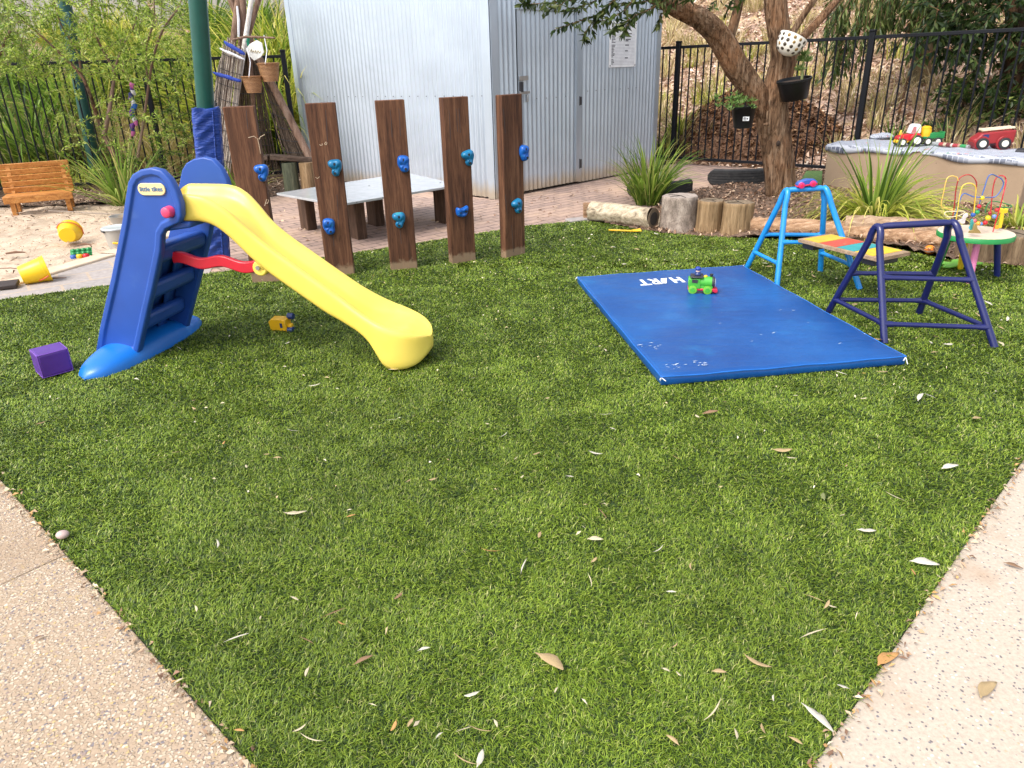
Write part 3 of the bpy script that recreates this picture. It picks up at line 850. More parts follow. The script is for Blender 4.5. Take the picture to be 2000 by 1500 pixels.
for q in ((.068, .026, .04), (.072, -.014, -.033)):
    b = MB().at((g.x-.01, g.y, .045), rz=R(-12), rx=R(6)); b.cyl((q[0]-.02, q[1], q[2]), (q[0]+.018, q[1], q[2]), .02, n=16); b.build('wheel', m_navy, tk, bevel=.003)
b = MB().at((g.x-.01, g.y, .045), rz=R(-12), rx=R(6)); b.box((.022, -.029, .0), (.014, .003, .03)); b.build('window', m_navy, tk)

# ============================================================ timber climbing posts with holds
def woodmat(name, c1, c2, c3, stretch, scale=3.0, rough=.75, knots=True, bmp=.5, rot=(0, 0, 0), foot=None):
    m, nt, p = _new(name)
    v = coords(nt, stretch, rot)
    f = noise(nt, v, scale, 8, .6, .4)
    c = ramp(nt, f, [(.28, c1), (.5, c2), (.72, c3)])
    g = noise(nt, coords(nt, tuple(s*3.5 for s in stretch), rot), scale*2, 4, .6)
    c = mixc(nt, .6, c, ramp(nt, g, [(.36, (.40, .38, .36)), (.5, (1, 1, 1)), (.75, (1.25, 1.22, 1.2))]), 'MULTIPLY')
    if foot:
        sp = nt.nodes.new('ShaderNodeSeparateXYZ'); v0 = coords(nt); L(nt, v0, sp.inputs[0])
        ad = nt.nodes.new('ShaderNodeMath'); ad.operation = 'MULTIPLY_ADD'; ad.inputs[1].default_value = -.11
        L(nt, noise(nt, v0, 22, 5), ad.inputs[0]); L(nt, sp.outputs[2], ad.inputs[2])
        c = mixc(nt, ramp(nt, ad.outputs[0], [(-.035, (.7, .7, .7)), (.03, E0)]), c, foot)
    L(nt, c, p.inputs['Base Color']); p.inputs['Roughness'].default_value = rough; p.inputs['Specular IOR Level'].default_value = .3
    bump(nt, p, g, bmp, .004)
    return m
m_post = woodmat('oiled_hardwood', (.034, .014, .008), (.108, .044, .021), (.200, .094, .048), (9, 9, .55), foot=(.30, .21, .13))
m_holdb = plain('hold_blue', (.008, .10, .42), .3, speck=(14, .6, .7, (.03, .2, .5))); m_holdt = plain('hold_teal', (.008, .15, .31), .3, speck=(14, .6, .7, (.04, .30, .36)))
m_hole = plain('bolt_hole', (.01, .012, .015), .5)
SHAPES = {
 'hook': ([(-.052, .045), (-.035, .060), (0, .062), (.032, .064), (.05, .048), (.052, .02), (.045, -.012), (.030, -.030), (.024, -.055), (0, -.064), (-.024, -.052), (-.034, -.022), (-.020, -.008), (-.036, .004), (-.05, .02)], [(0, .032), (-.004, -.034)]),
 'eight': ([(-.046, .03), (-.04, .058), (-.01, .066), (.018, .062), (.042, .052), (.048, .02), (.038, -.004), (.044, -.03), (.034, -.056), (.006, -.066), (-.024, -.056), (-.03, -.032), (-.048, -.008)], [(.002, .034), (.010, -.034)]),
 'bone': ([(-.056, .03), (-.04, .042), (-.022, .03), (.004, .028), (.03, .042), (.052, .048), (.056, .018), (.048, -.016), (.030, -.038), (0, -.046), (-.034, -.036), (-.05, -.022)], [(-.026, .002), (.024, .004)])}
def hold(parent, c, xd, nd, shape, m, rot=0):
    out, holes = SHAPES[shape]; n = len(out)
    cr, sr = math.cos(rot), math.sin(rot); out = [(a*cr-b_*sr, a*sr+b_*cr) for a, b_ in out]; holes = [(a*cr-b_*sr, a*sr+b_*cr) for a, b_ in holes]
    b = MB(); b.M = frame4(c, xd, (0, 0, 1)); rings = []
    for s, z in ((1, 0), (1.02, .012), (.94, .026), (.78, .036), (.5, .040), (.2, .034)):
        rings.append([(x*s+.004*(1-s), y*s-.002*(1-s), z+(.006*math.sin(i*2.4)*(s < .9)+(.010 if y > .02 else -.004 if abs(y) < .018 else .003)*(s < .97))) for i, (x, y) in enumerate(out)])
    b.loft(rings); h = b.build('climbing_hold', m, parent, smooth=80, sub=2)
    for x, y in holes:
        b = MB(); b.M = frame4(c, xd, (0, 0, 1)); b.cyl((x, y, .02), (x, y, .0475), .0095, n=12); b.build('bolt_hole', m_hole, h)  # solid dark plugs, their colour standing in for the recess shade
POSTS = [((521, 552), 5, [((512, 338), 'hook', 1, 0)], 'leftmost timber climbing post, cracked at the top, mostly behind the slide chute'),
         ((666, 538), 8, [((655, 328), 'hook', 0, 0), ((643, 442), 'eight', 1, 0)], 'timber climbing post with two pale ring scratches, second from the slide'),
         ((790, 527), 12, [((788, 320), 'eight', 1, 0), ((779, 430), 'hook', 0, 0)], 'middle timber climbing post of the five, standing on the turf'),
         ((907, 513), 27, [((913, 309), 'hook', 0, .2), ((901, 413), 'bone', 1, 0)], 'timber climbing post with a bone shaped blue hold low down'),
         ((1008, 501), 40, [((1021, 299), 'eight', 1, 0), ((1008, 403), 'hook', 0, .3)], 'timber climbing post nearest the shed corner, turned edge on')]
m_legwood = woodmat('dark_leg_timber', (.030, .015, .009), (.080, .043, .026), (.150, .085, .052), (9, 9, .55))
m_raw = mat('raw_scuff', (.50, .38, .26), 20, rough=.9)
for i, (px, yaw, holds, lab) in enumerate(POSTS):
    g = G(*px); a = R(yaw); xd = Vector((math.cos(a), math.sin(a), 0)); nd = Vector((math.sin(a), -math.cos(a), 0))
    hh = 1.272
    cen = g - nd*.0375
    o = thing('climbing_post', lab, 'post', (g.x, g.y, 0), 'row of timber climbing posts')
    b = MB(); b.M = Matrix.Translation((cen.x, cen.y, 0)) @ Matrix.Rotation(a, 4, 'Z')
    b.box((0, 0, hh/2-.02), (.212, .075, hh+.04))
    b.build('timber', m_post, o, bevel=.006, seg=2)
    for (hx, hy), sh, blue, rt in holds:
        rr = ray(hx, hy); t = (g.dot(nd))/(rr[0]*nd.x+rr[1]*nd.y); q = Vector((rr[0]*t, rr[1]*t, H+rr[2]*t))
        hold(o, q, xd, nd, sh, m_holdb if blue else m_holdt, rt)
    def scuff(pts, rad=.003):
        qs = []
        for x, y in pts:
            rr = ray(x, y); t = (g.dot(nd))/(rr[0]*nd.x+rr[1]*nd.y); qs.append(Vector((rr[0]*t, rr[1]*t, H+rr[2]*t)))
        MB().tube(qs, rad, 5).build('scratch', m_raw, o)
    if i == 0:
        scuff([(485, 269), (496, 266), (501, 270)], .0022); scuff([(506, 272), (509, 267), (517, 263)], .0025); scuff([(503, 270), (506, 283), (509, 300)], .0022); scuff([(517, 402), (521, 389), (525, 391), (523, 397), (518, 397)], .0025)
    m_raw_, m_raw = m_raw, m_dark
    rr_ = random.Random(40+i)
    for k in range(3):        # drying checks in the face
        x0 = px[0]+rr_.uniform(-24, 18)+[-28, -22, -14, -8, -2][i]; y0 = rr_.choice([212, 215, 300, 380, 440]); scuff([(x0, y0), (x0+1.5, y0+18), (x0+3.5, y0+rr_.uniform(34, 60))], .0016)
    m_raw = m_raw_
    if i == 1:
        scuff([(624, 282), (626, 284), (630, 283), (629, 280)], .0025); scuff([(634, 281), (637, 277), (639, 279), (637, 283), (634, 282)], .0028); scuff([(616, 346), (620, 349), (624, 345)], .002)

# ============================================================ blue gym mat
MC = [G(1128, 556), G(1291, 757), G(1765, 716), G(1449, 533)]
def matmat():
    m, nt, p = _new('mat_vinyl')
    v = coords(nt)
    c = ramp(nt, noise(nt, v, 2.2, 5), [(.3, (.003, .050, .215)), (.7, (.006, .085, .30))])
    sm = ramp(nt, noise(nt, coords(nt, (1, 1, 1)), 5, 8, .7), [(.55, E0), (.75, (.5, .5, .5))])
    c = mixc(nt, sm, c, (.012, .17, .42))
    L(nt, c, p.inputs['Base Color']); p.inputs['Specular IOR Level'].default_value = .5
    rr = nt.nodes.new('ShaderNodeMapRange'); rr.inputs[3].default_value = .22; rr.inputs[4].default_value = .5
    L(nt, noise(nt, v, 9, 6, .7), rr.inputs[0]); L(nt, rr.outputs[0], p.inputs['Roughness'])
    b1 = bump(nt, p, noise(nt, coords(nt, (3, 14, 3), (0, 0, R(20))), 1.0, 6, .6), .4, .02)
    bump(nt, p, noise(nt, v, 55, 4), .10, .003, b1)
    return m
m_mat = matmat(); m_scuff = plain('white_scuff', (.55, .62, .70), .8); m_letter = plain('white_print', (.78, .80, .82), .5)
mc = (MC[0]+MC[1]+MC[2]+MC[3])/4
gm = thing('gym_mat', 'blue vinyl gym mat lying on the turf with white lettering', 'mat', (mc.x, mc.y, 0))
MT = .058
ed = []
b = MB()
def ringpoly(sc_, z):
    out = []
    for i in range(4):
        a, c = MC[i], MC[(i+1) % 4]
        for k in range(12):
            p = a+(c-a)*(k/12); p = mc+(p-mc)*sc_
            out.append((p.x, p.y, z+(.0025*math.sin(k*1.9+i) if z > .03 else 0)))
    return out
b.loft([ringpoly(.992, .006), ringpoly(1, .016), ringpoly(1.002, MT*.6), ringpoly(1, MT-.008), ringpoly(.990, MT), ringpoly(.96, MT+.002), ringpoly(.7, MT+.004), ringpoly(.3, MT+.004)])
b.build('cover', m_mat, gm, smooth=60)
MB().tube([Vector(p) for p in ringpoly(1.001, MT-.004)]+[Vector(ringpoly(1.001, MT-.004)[0])], .004, 6).build('piping', plain('mat_piping', (.012, .12, .44), .4), gm)
# the white maker's lettering reads from the far side of the mat
lx = (MC[0]-MC[3]).normalized(); ly = (MC[1]-MC[0]); ly = (ly-lx*ly.dot(lx)).normalized()
lc = G(1293, 549, MT+.005); LM = frame4(lc+Vector((0, 0, .0005)), lx, ly)
pr = MB(); pr.M = LM
def stroke(pts, w=.022):
    for (x0, y0), (x1, y1) in zip(pts[:-1], pts[1:]):
        d = Vector((x1-x0, y1-y0)); n = Vector((-d.y, d.x)).normalized()*w/2; e = d.normalized()*w*.3
        pr.prism([(x0-e.x+n.x, y0-e.y+n.y), (x0-e.x-n.x, y0-e.y-n.y), (x1+e.x-n.x, y1+e.y-n.y), (x1+e.x+n.x, y1+e.y+n.y)], 2, 0, .0008+.0004*random.random())
h = .058
stroke([(-.135, -h), (-.135, h)]); stroke([(-.135, 0), (-.08, 0)]); stroke([(-.08, -h), (-.08, h)])
pr.prism([(-.055, -h), (-.012, h), (.015, h), (.005, -h*.2), (-.012, -h)], 2, 0, .001)
stroke([(.03, -h), (.03, h)]); stroke([(.03, h), (.065, h*.9), (.07, h*.45), (.06, 0), (.03, -.002)], .018); stroke([(.045, 0), (.075, -h)])
stroke([(.098, h), (.165, h)]); stroke([(.13, h), (.13, -h)])
pr.build('lettering', m_letter, gm)
sc = MB(); rr = random.Random(3)
for cx, cy, n_, sp in ((1280, 677, 9, 16), (1325, 714, 11, 18), (1370, 710, 10, 18), (1410, 665, 5, 80), (1590, 650, 5, 60), (1500, 600, 5, 90)):
    for k in range(n_):
        p = G(cx+rr.gauss(0, sp), cy+rr.gauss(0, sp*.22), MT+.0048); a = rr.uniform(-.4, .6); l = rr.uniform(.004, .018); w = rr.uniform(.001, .004)
        d = Vector((math.cos(a), math.sin(a), 0)); s = Vector((-d.y, d.x, 0))*w
        sc.add([p-d*l, p-s*rr.uniform(.3, 1), p+d*l, p+s], [(0, 1, 2, 3)])
sc.build('scuff_marks', m_scuff, gm, smooth=None)
for c in MC:
    tf = MB()
    for k in range(8):
        q = c+Vector((0, 0, MT-.006)); d = Vector((rr.gauss(0, .012), rr.gauss(0, .012), rr.uniform(-.03, .01))); tf.bar(q, q+d, .003, .003)
    tf.build('torn_corner', m_letter, gm)

# ============================================================ trestles and plank
def bez(a, c, b_, n=8):
    return [a*(1-t)**2+c*2*t*(1-t)+b_*t*t for t in [i/n for i in range(n+1)]]
def trestle(name, label, m, A, B, top, fr=.019, rungs=()):
    """A, B: (back foot, front foot) of the two hooped frames; rungs: ('kind', height)"""
    o = thing(name, label, 'trestle', ((A[0]+B[1])/2))
    legs = []
    for (f0, f1), ap in ((A, top[0]), (B, top[1])):
        ap = Vector(ap); a = Vector((f0.x, f0.y, .005)); c = Vector((f1.x, f1.y, .005))
        k0, k1 = a+(ap-a)*.84, c+(ap-c)*.84; k0.z = k1.z = ap.z*.86
        up = ap+Vector((0, 0, 0)); span = (k1-k0)
        arc = []
        for i in range(13):
            t = math.pi*i/12
            mid = (k0+k1)/2; arc.append(mid - span/2*math.cos(t) + (up-mid)*math.sin(t))
        b = MB(); b.tube([a]+[a+(k0-a)*q for q in (.33, .66)]+arc+[k1+(c-k1)*q for q in (.33, .66)]+[c], fr, 12)
        b.build('hoop', m, o, smooth=70)
        legs.append((a, k0, k1, c))
    MB().tube([top[0]-Vector((0, 0, .004)), top[0]+(top[1]-top[0])*.12, top[0]+(top[1]-top[0])*.88, top[1]-Vector((0, 0, .004))], [fr*.8, fr*.98, fr*.98, fr*.8], 12).build('top_bar', m, o, smooth=70)
    P = {}
    def on(leg, back, z):
        a, k0, k1, c = legs[leg]
        lo, hi = (a, k0) if back else (c, k1)
        return lo+(hi-lo)*((z-lo.z)/(hi.z-lo.z))
    for (l0, b0, z0), (l1, b1, z1) in rungs:
        p, q = on(l0, b0, z0), on(l1, b1, z1); d = q-p
        MB().tube([p, p+d*.03, p+d*.12, p+d*.88, p+d*.97, q], [fr*1.05, fr*1.0, fr*.72, fr*.72, fr*1.0, fr*1.05], 12).build('rung', m, o, smooth=70)
    return o, on
m_lb = plain('sky_blue_paint', (.012, .23, .60), .3, speck=(30, .70, .74, (.25, .30, .35)))
m_db = plain('navy_blue_paint', (.008, .011, .085), .28, speck=(24, .71, .74, (.14, .05, .03)), coat=.2)
LA = (G(1456, 529), G(1517, 563)); LB = (G(1602, 531), G(1679, 566))
DA = (G(1617, 612), G(1727, 672)); DB = (G(1794, 614), G(1942, 680))
ltop = (AT(1537, 371, 4.77), AT(1611, 367, 4.71)); dtop = (AT(1715, 442, 3.76), AT(1861, 434, 3.68))
lt, lon = trestle('climbing_trestle', 'sky blue tubular climbing trestle at the far corner of the mat', m_lb, LA, LB, ltop,
    rungs=[((0, 1, .155), (0, 0, .155)), ((1, 1, .155), (1, 0, .155)), ((0, 1, .295), (1, 1, .295)), ((0, 0, .295), (1, 0, .295))])
dk, don = trestle('climbing_trestle', 'navy blue tubular climbing trestle with chipped paint beside the mat', m_db, DA, DB, dtop,
    rungs=[((0, 1, .10), (0, 0, .10)), ((1, 1, .10), (1, 0, .10)), ((0, 1, .10), (1, 1, .10)), ((0, 0, .10), (1, 0, .10)), ((0, 1, .285), (1, 1, .285)), ((0, 0, .33), (1, 0, .33))])
# plank
p0 = (lon(0, 0, .295)+lon(1, 0, .295))/2; p1 = (don(0, 1, .285)+don(1, 1, .285))/2
pa = G(1590, 461, .335); pb = G(1747, 498, .335)
pd = (pb-pa).normalized(); ps = Vector((-pd.y, pd.x, 0))
pk = thing('walking_plank', 'plywood walking plank painted in yellow red and teal squares across the trestles', 'plank', (pa.x, pa.y, .30))
m_ply = woodmat('plywood', (.20, .13, .075), (.32, .22, .14), (.42, .31, .20), (2, 14, 14), 3, rot=(0, 0, math.atan2(pd.y, pd.x)))
MB().bar(pa+Vector((0, 0, -.012)), pb+Vector((0, 0, -.012)), .29, .024).build('board', m_ply, pk, bevel=.003)
bl = (pb-pa).length
cols = [((.62, .38, .03), 'yellow'), ((.48, .07, .035), 'red'), ((.03, .27, .28), 'teal'), ((.66, .42, .02), 'yellow')]
for i, (c, nm) in enumerate(cols):
    a = pa+pd*(bl*(.05+.222*i)); e = pa+pd*(bl*(.05+.222*(i+1)-.012))
    mm = mat(nm+'_panel_paint', c, 20, rough=.6, bmp=.3, bscale=40, speck=(34, .63, .68, (.30, .20, .12)))
    tag(MB().bar(a+Vector((0, 0, .001)), e+Vector((0, 0, .001)), .255, .003).build('painted_square', mm, pk), label=nm+' painted square')
for q, s_ in ((pa+pd*.05, 1), (pb-pd*.09, -1)):
    MB().bar(q+ps*.105+Vector((0, 0, -.046)), q-ps*.105+Vector((0, 0, -.046)), .09, .044).build('hook_bracket', m_dark, pk, bevel=.004)

# ============================================================ toy car on the sky blue bar
def wheel(parent, c, ax, r, w, mt, mh, hub=.62):
    c, ax = Vector(c), Vector(ax).normalized()
    b = MB(); b.tube([c-ax*w/2, c-ax*w*.4, c+ax*w*.4, c+ax*w/2], [r*.86, r, r, r*.86], 20); o = b.build('wheel', mt, parent, smooth=50)
    MB().tube([c-ax*w*.55, c+ax*w*.55], [r*hub]*2, 16).build('hub', mh, o, bevel=.002)
    return o
m_toyr = plain('toy_red', (.55, .015, .05), .35); m_toyb = plain('toy_blue', (.03, .09, .35), .35); m_mag = plain('toy_magenta', (.62, .02, .14), .35)
tc = (ltop[0]+ltop[1])/2 + Vector((-.0, 0, .018)); td = (ltop[1]-ltop[0]).normalized()
car = thing('toy_car', 'small red and blue toy car perched on the sky blue top bar', 'toy car', tc)
tm = Matrix.Translation(tc) @ Matrix.Rotation(R(-6), 4, 'Z') @ Matrix.Rotation(R(-8), 4, 'Y')
b = MB(); b.M = tm; b.prism([(-.065, .012), (-.062, .032), (-.035, .044), (.005, .05), (.05, .042), (.068, .024), (.066, .010)], 1, -.026, .026); b.build('body', m_toyb, car, bevel=.006)
b = MB(); b.M = tm; b.prism([(-.066, .006), (-.066, .016), (.066, .016), (.066, .006)], 1, -.03, .03); b.build('chassis', m_toyr, car, bevel=.003)
for x in (-.038, .036):
    for y in (-.031, .031): wheel(car, tm @ Vector((x, y, .016)), tm.to_3x3() @ Vector((0, 1, 0)), .020, .016, m_mag, m_toyr, .5)

# ============================================================ plain green toy engine on the mat
te = G(1369, 571, MT+.004)
eng = thing('toy_engine', 'green toy steam engine with red base carrying a blue capped figure', 'toy train', te)
EM = Matrix.Translation(te) @ Matrix.Rotation(R(-14), 4, 'Z')
m_lime = plain('toy_lime', (.06, .36, .035), .35); m_limed = plain('toy_lime_wheel', (.14, .42, .03), .35)
def part(nm, m, fn, par=eng, **k):
    b = MB(); b.M = EM; fn(b); return b.build(nm, m, par, **k)
part('chassis', m_toyr, lambda b: b.prism([(-.085, .022), (-.085, .036), (.075, .036), (.098, .032), (.104, .014), (.088, .006), (.06, .018)], 1, -.034, .034), bevel=.005)
part('boiler', m_lime, lambda b: (b.tube([(-.01, 0, .072), (.066, 0, .072)], [.036, .036], 24), b.box((.03, 0, .048), (.08, .062, .03))), smooth=50, bevel=.003)
part('cab', m_lime, lambda b: (b.box((-.045, 0, .066), (.075, .072, .066)), b.box((-.075, 0, .075), (.02, .07, .05))), bevel=.004)
part('cab_roof', m_dark, lambda b: b.prism([(-.075, .105), (-.07, .114), (.004, .116), (.01, .107)], 1, -.044, .044), bevel=.003)
for y in (-.037, .037): part('window', m_dark, lambda b: b.box((-.044, y, .084), (.036, .003, .022)))
part('smokebox', m_dark, lambda b: b.tube([(.062, 0, .072), (.076, 0, .072), (.080, 0, .072)], [.037, .037, .030], 24), bevel=.002)
part('smokebox_door', plain('toy_grey', (.45, .46, .48), .4), lambda b: b.tube([(.079, 0, .07), (.086, 0, .07)], [.027, .024], 20), bevel=.002)
part('chimney', m_dark, lambda b: b.lathe([(.009, .10), (.009, .118), (.012, .122), (.012, .126)], (.058, 0, 0), 14))
part('dome', m_toyy, lambda b: b.ell((.022, 0, .108), (.013, .013, .010)))
for x, r in ((-.055, .027), (.038, .027)):
    for y in (-.038, .038): wheel(eng, EM @ Vector((x, y, .027)), EM.to_3x3() @ Vector((0, 1, 0)), r, .014, m_limed, m_lime, .6)
part('figure_body', m_navy, lambda b: b.lathe([(.018, .114), (.022, .122), (.018, .134), (.012, .138)], (-.028, 0, 0), 16))
part('figure_head', plain('toy_skin', (.75, .55, .45), .45), lambda b: b.ell((-.028, 0, .144), (.014, .014, .012)))
part('figure_cap', plain('toy_royal', (.02, .05, .28), .4), lambda b: b.lathe([(.015, .148), (.019, .154), (.019, .162), (.012, .170), (.003, .172)], (-.028, 0, 0), 16))

# ============================================================ bead maze table
mzc = (G(1835, 449, .34)+G(1971, 452, .34))/2; mzc = Vector((mzc.x, mzc.y-.02, 0))
mz = thing('bead_maze_table', 'round bead maze table with coloured wires and splayed coloured legs', 'activity table', mzc)
RZ = .225; ZT = .335
m_wtop = mat('table_maple', [(.3, (.60, .48, .36)), (.7, (.70, .58, .45))], 5, (3, 1, 1), rough=.4); m_tgreen = plain('edge_green', (.012, .22, .05), .4)
MB().lathe([(RZ-.004, ZT-.004), (RZ-.004, ZT+.002)], mzc, 48).build('top', m_wtop, mz)
MB().lathe([(RZ-.01, ZT-.034), (RZ, ZT-.032), (RZ+.001, ZT-.004), (RZ-.003, ZT)], mzc, 48).build('rim', m_tgreen, mz, smooth=50)
for (bx, by), (tx, ty), c, nm in (((1828, 531), (1856, 462), (.015, .25, .05), 'green'), ((1875, 527), (1884, 470), (.72, .48, .02), 'yellow'), ((1893, 554), (1910, 466), (.75, .22, .42), 'pink'), ((1947, 541), (1947, 464), (.012, .02, .13), 'navy')):
    g = G(bx, by); t = AT(tx, ty, g.y + (mzc.y-g.y)*.35); t.z = ZT-.03
    tag(MB().tube([g+Vector((0, 0, .004)), t], [.019, .022], 14).build('leg', plain(nm+'_leg_paint', c, .4), mz, smooth=60), label=nm+' splayed leg')
def wire(nm, c, px, dys, r=.0036):
    pts = []
    for (x, y), dy in zip(px, dys): pts.append(AT(x, y, mzc.y+dy))
    # smooth through the points
    out = []
    n = len(pts)
    for i in range(n-1):
        p0, p1, p2, p3 = pts[max(i-1, 0)], pts[i], pts[i+1], pts[min(i+2, n-1)]
        for k in range(6):
            t = k/6; out.append(.5*((2*p1)+(p2-p0)*t+(2*p0-5*p1+4*p2-p3)*t*t+(3*p1-p0-3*p2+p3)*t**3))
    out.append(pts[-1])
    tag(MB().tube(out, r, 8).build('wire', plain(nm+'_wire', c, .35), mz, smooth=70), label=nm+' bent wire')
zpx = lambda l: [(1820+x/6.52, 330+y/6.52) for x, y in l]
wire('yellow', (.72, .50, .06), zpx([(310, 645), (330, 500), (365, 300), (400, 210), (480, 182), (540, 205), (562, 260), (550, 400), (535, 560)]), [-.08]*9)
wire('gold', (.70, .46, .10), zpx([(335, 150), (315, 105), (250, 90), (190, 130), (150, 300), (120, 460), (180, 500), (270, 530)]), [.02]*8)
wire('dark red', (.36, .02, .02), zpx([(262, 625), (285, 480), (310, 250), (345, 130), (420, 80), (500, 82), (560, 150), (568, 230), (545, 400), (535, 550)]), [.05]*10)
wire('blue', (.05, .13, .40), zpx([(290, 590), (340, 450), (375, 350), (415, 312), (470, 330), (545, 357), (640, 360), (760, 362), (820, 345), (880, 270), (912, 190), (890, 130), (830, 95), (765, 70), (715, 105), (670, 240), (635, 350), (605, 450), (600, 560)]), [0]*7+[.05]*6+[.02]*6)
wire('red', (.50, .02, .035), zpx([(745, 590), (760, 430), (780, 240), (810, 130), (860, 88), (920, 95), (945, 150), (920, 280), (870, 480), (820, 650), (778, 800)]), [.08]*5+[.03]*2+[-.05]*4)
wire('green', (.03, .20, .06), zpx([(680, 560), (690, 500), (720, 440), (770, 412), (850, 420), (950, 445), (1020, 475), (960, 490), (830, 480)]), [.1]*9)
wire('cream', (.62, .55, .36), zpx([(160, 570), (190, 545), (300, 540), (420, 545), (330, 600), (200, 610), (160, 580)]), [-.05]*7)
beads = [((602, 478), .014, (.55, .01, .03), 0), ((640, 370), .015, (.75, .58, .02), .0), ((525, 585), .015, (.02, .09, .35), -.05), ((578, 552), .014, (.02, .28, .07), -.02), ((830, 522), .013, (.55, .03, .03), 0), ((880, 530), .018, (.75, .60, .02), .02), ((935, 530), .015, (.75, .60, .02), .02),
         ((715, 625), .017, (.75, .55, .02), -.02), ((680, 685), .015, (.50, .01, .02), -.05), ((795, 605), .014, (.15, .25, .55), 0), ((590, 695), .014, (.75, .32, .03), -.08), ((540, 660), .014, (.70, .12, .16), -.05), ((250, 740), .013, (.03, .10, .35), -.1), ((500, 745), .014, (.03, .35, .50), -.1), ((625, 700), .011, (.08, .2, .5), -.08), ((740, 560), .012, (.35, .02, .02), .05), ((520, 660), .014, (.72, .66, .62), -.03)]
for (x, y), r, c, dy in beads:
    (px, py), = zpx([(x, y)]); p = AT(px, py, mzc.y+dy)
    p.z = max(p.z, ZT+r)
    MB().ell(p, (r, r, r), 14, 10).build('bead', plain('bead_paint', c, .3), mz, smooth=80)
def flat(nm, c, poly, dy, th=.012, lab=None):
    pts = [AT(*q, mzc.y+dy) for q in zpx(poly)]
    lo = min(p.z for p in pts); pts = [p+Vector((0, 0, max(0, ZT-lo))) for p in pts]
    b = MB(); b.prism([(p.x, p.z) for p in pts], 1, mzc.y+dy-th/2, mzc.y+dy+th/2)
    o = b.build(nm, plain(nm+'_paint', c, .4), mz, bevel=.002)
    if lab: tag(o, label=lab)
flat('cutout_hill', (.30, .21, .07), [(465, 815), (480, 785), (520, 775), (535, 700), (560, 690), (580, 760), (610, 790), (622, 818)], -.14)
flat('cutout_tree', (.05, .30, .28), [(485, 780), (490, 700), (500, 640), (525, 640), (535, 700), (510, 780)], -.11)
flat('cutout_giraffe', (.75, .50, .02), [(850, 750), (865, 640), (880, 560), (850, 545), (860, 505), (960, 520), (955, 560), (915, 565), (905, 650), (880, 750)], .0)
flat('cutout_horse', (.72, .68, .66), [(330, 655), (380, 640), (410, 575), (450, 560), (460, 600), (430, 620), (415, 690), (380, 700), (340, 670)], -.02)
flat('cutout_block', (.75, .33, .02), [(805, 765), (810, 725), (850, 720), (845, 765)], -.06)

# small loose toys on this side
g = G(1814, 497); ob = thing('toy_ball', 'small orange holed toy ball near the logs', 'ball', g)
MB().ell(g+Vector((0, 0, .038)), (.038, .038, .036)).build('shell', m_orange, ob, smooth=80)
b = MB()
for d in ((-.5, -.85, .2), (.3, -.9, .4), (-.1, -.9, -.4)):
    d = Vector(d).normalized(); b.cyl(g+Vector((0, 0, .038))+d*.033, g+Vector((0, 0, .038))+d*.0385, .008, n=10)
b.build('holes', plain('ball_hole', (.30, .06, .01), .6), ob)
m_lg = plain('toy_leaf_green', (.16, .42, .05), .45)
fr = thing('foam_leaf_toy', 'flat bright green foam leaf toy under the bead maze table', 'toy', G(1870, 522))
b = MB(); o_ = G(1870, 523)
out = []
for k in range(40):
    a = 2*math.pi*k/40; r_ = .085*(1+.42*math.cos(5*a)); out.append((o_.x+1.5*r_*math.cos(a), o_.y+1.0*r_*math.sin(a)))
b.prism(out, 2, .022, .034); b.build('foam', m_lg, fr, bevel=.003)
sh = thing('toy_spade', 'flat yellow plastic spade lying in front of the hollow log', 'toy spade', G(1220, 451))
a, c = G(1189, 449, .028), G(1235, 451, .028)
MB().bar(a, c, .018, .014).build('handle', m_toyy, sh, bevel=.004)
b = MB(); e = G(1252, 452, .028); d = (e-c); b.add([c+Vector((0, -.02, 0)), c+Vector((0, .03, 0)), e+Vector((0, .035, .02)), e+Vector((0, -.03, .01))], [(0, 1, 2, 3)]); b.build('blade', m_toyy, sh, solid=.01, bevel=.002)
# ============================================================ logs, stumps, tyres
m_logy = woodmat('weathered_log', (.10, .06, .03), (.235, .15, .075), (.38, .265, .15), (10, 10, .7), bmp=.8)
m_logd = woodmat('dark_log', (.06, .038, .02), (.16, .105, .06), (.28, .20, .12), (10, 10, .7), bmp=.8)
m_logg = woodmat('grey_log', (.12, .095, .075), (.27, .215, .175), (.42, .355, .295), (5, 5, 3), bmp=.9)
m_logr = woodmat('red_brown_log', (.14, .07, .035), (.34, .20, .11), (.52, .36, .24), (1.2, 12, 12), bmp=.9)
m_logr2 = woodmat('pale_red_log', (.13, .075, .045), (.32, .21, .13), (.52, .39, .27), (1.2, 12, 12), bmp=.9)
m_logw = woodmat('bleached_log', (.10, .075, .05), (.44, .36, .25), (.62, .54, .42), (1.2, 9, 9), bmp=.8)
def endgrain(name, c):
    m, nt, p = _new(name); v = coords(nt, rnd=False)
    w = nt.nodes.new('ShaderNodeTexWave'); w.wave_type = 'RINGS'; w.rings_direction = 'Z'; w.inputs['Scale'].default_value = 14; w.inputs['Distortion'].default_value = 3.5; w.inputs['Detail'].default_value = 3
    L(nt, v, w.inputs['Vector'])
    c1 = ramp(nt, w.outputs['Fac'], [(.2, tuple(x*.6 for x in c)), (.7, c)])
    c1 = mixc(nt, ramp(nt, noise(nt, v, 9, 5), [(.45, E0), (.7, (.7, .7, .7))]), c1, tuple(x*.45 for x in c))
    L(nt, c1, p.inputs['Base Color']); p.inputs['Roughness'].default_value = .9
    bump(nt, p, w.outputs['Fac'], .3, .004)
    return m
m_endg = endgrain('grey_end_grain', (.40, .33, .28)); m_endy = endgrain('dark_end_grain', (.22, .16, .10)); m_hollow = plain('hollow_dark', (.025, .02, .016), .95)
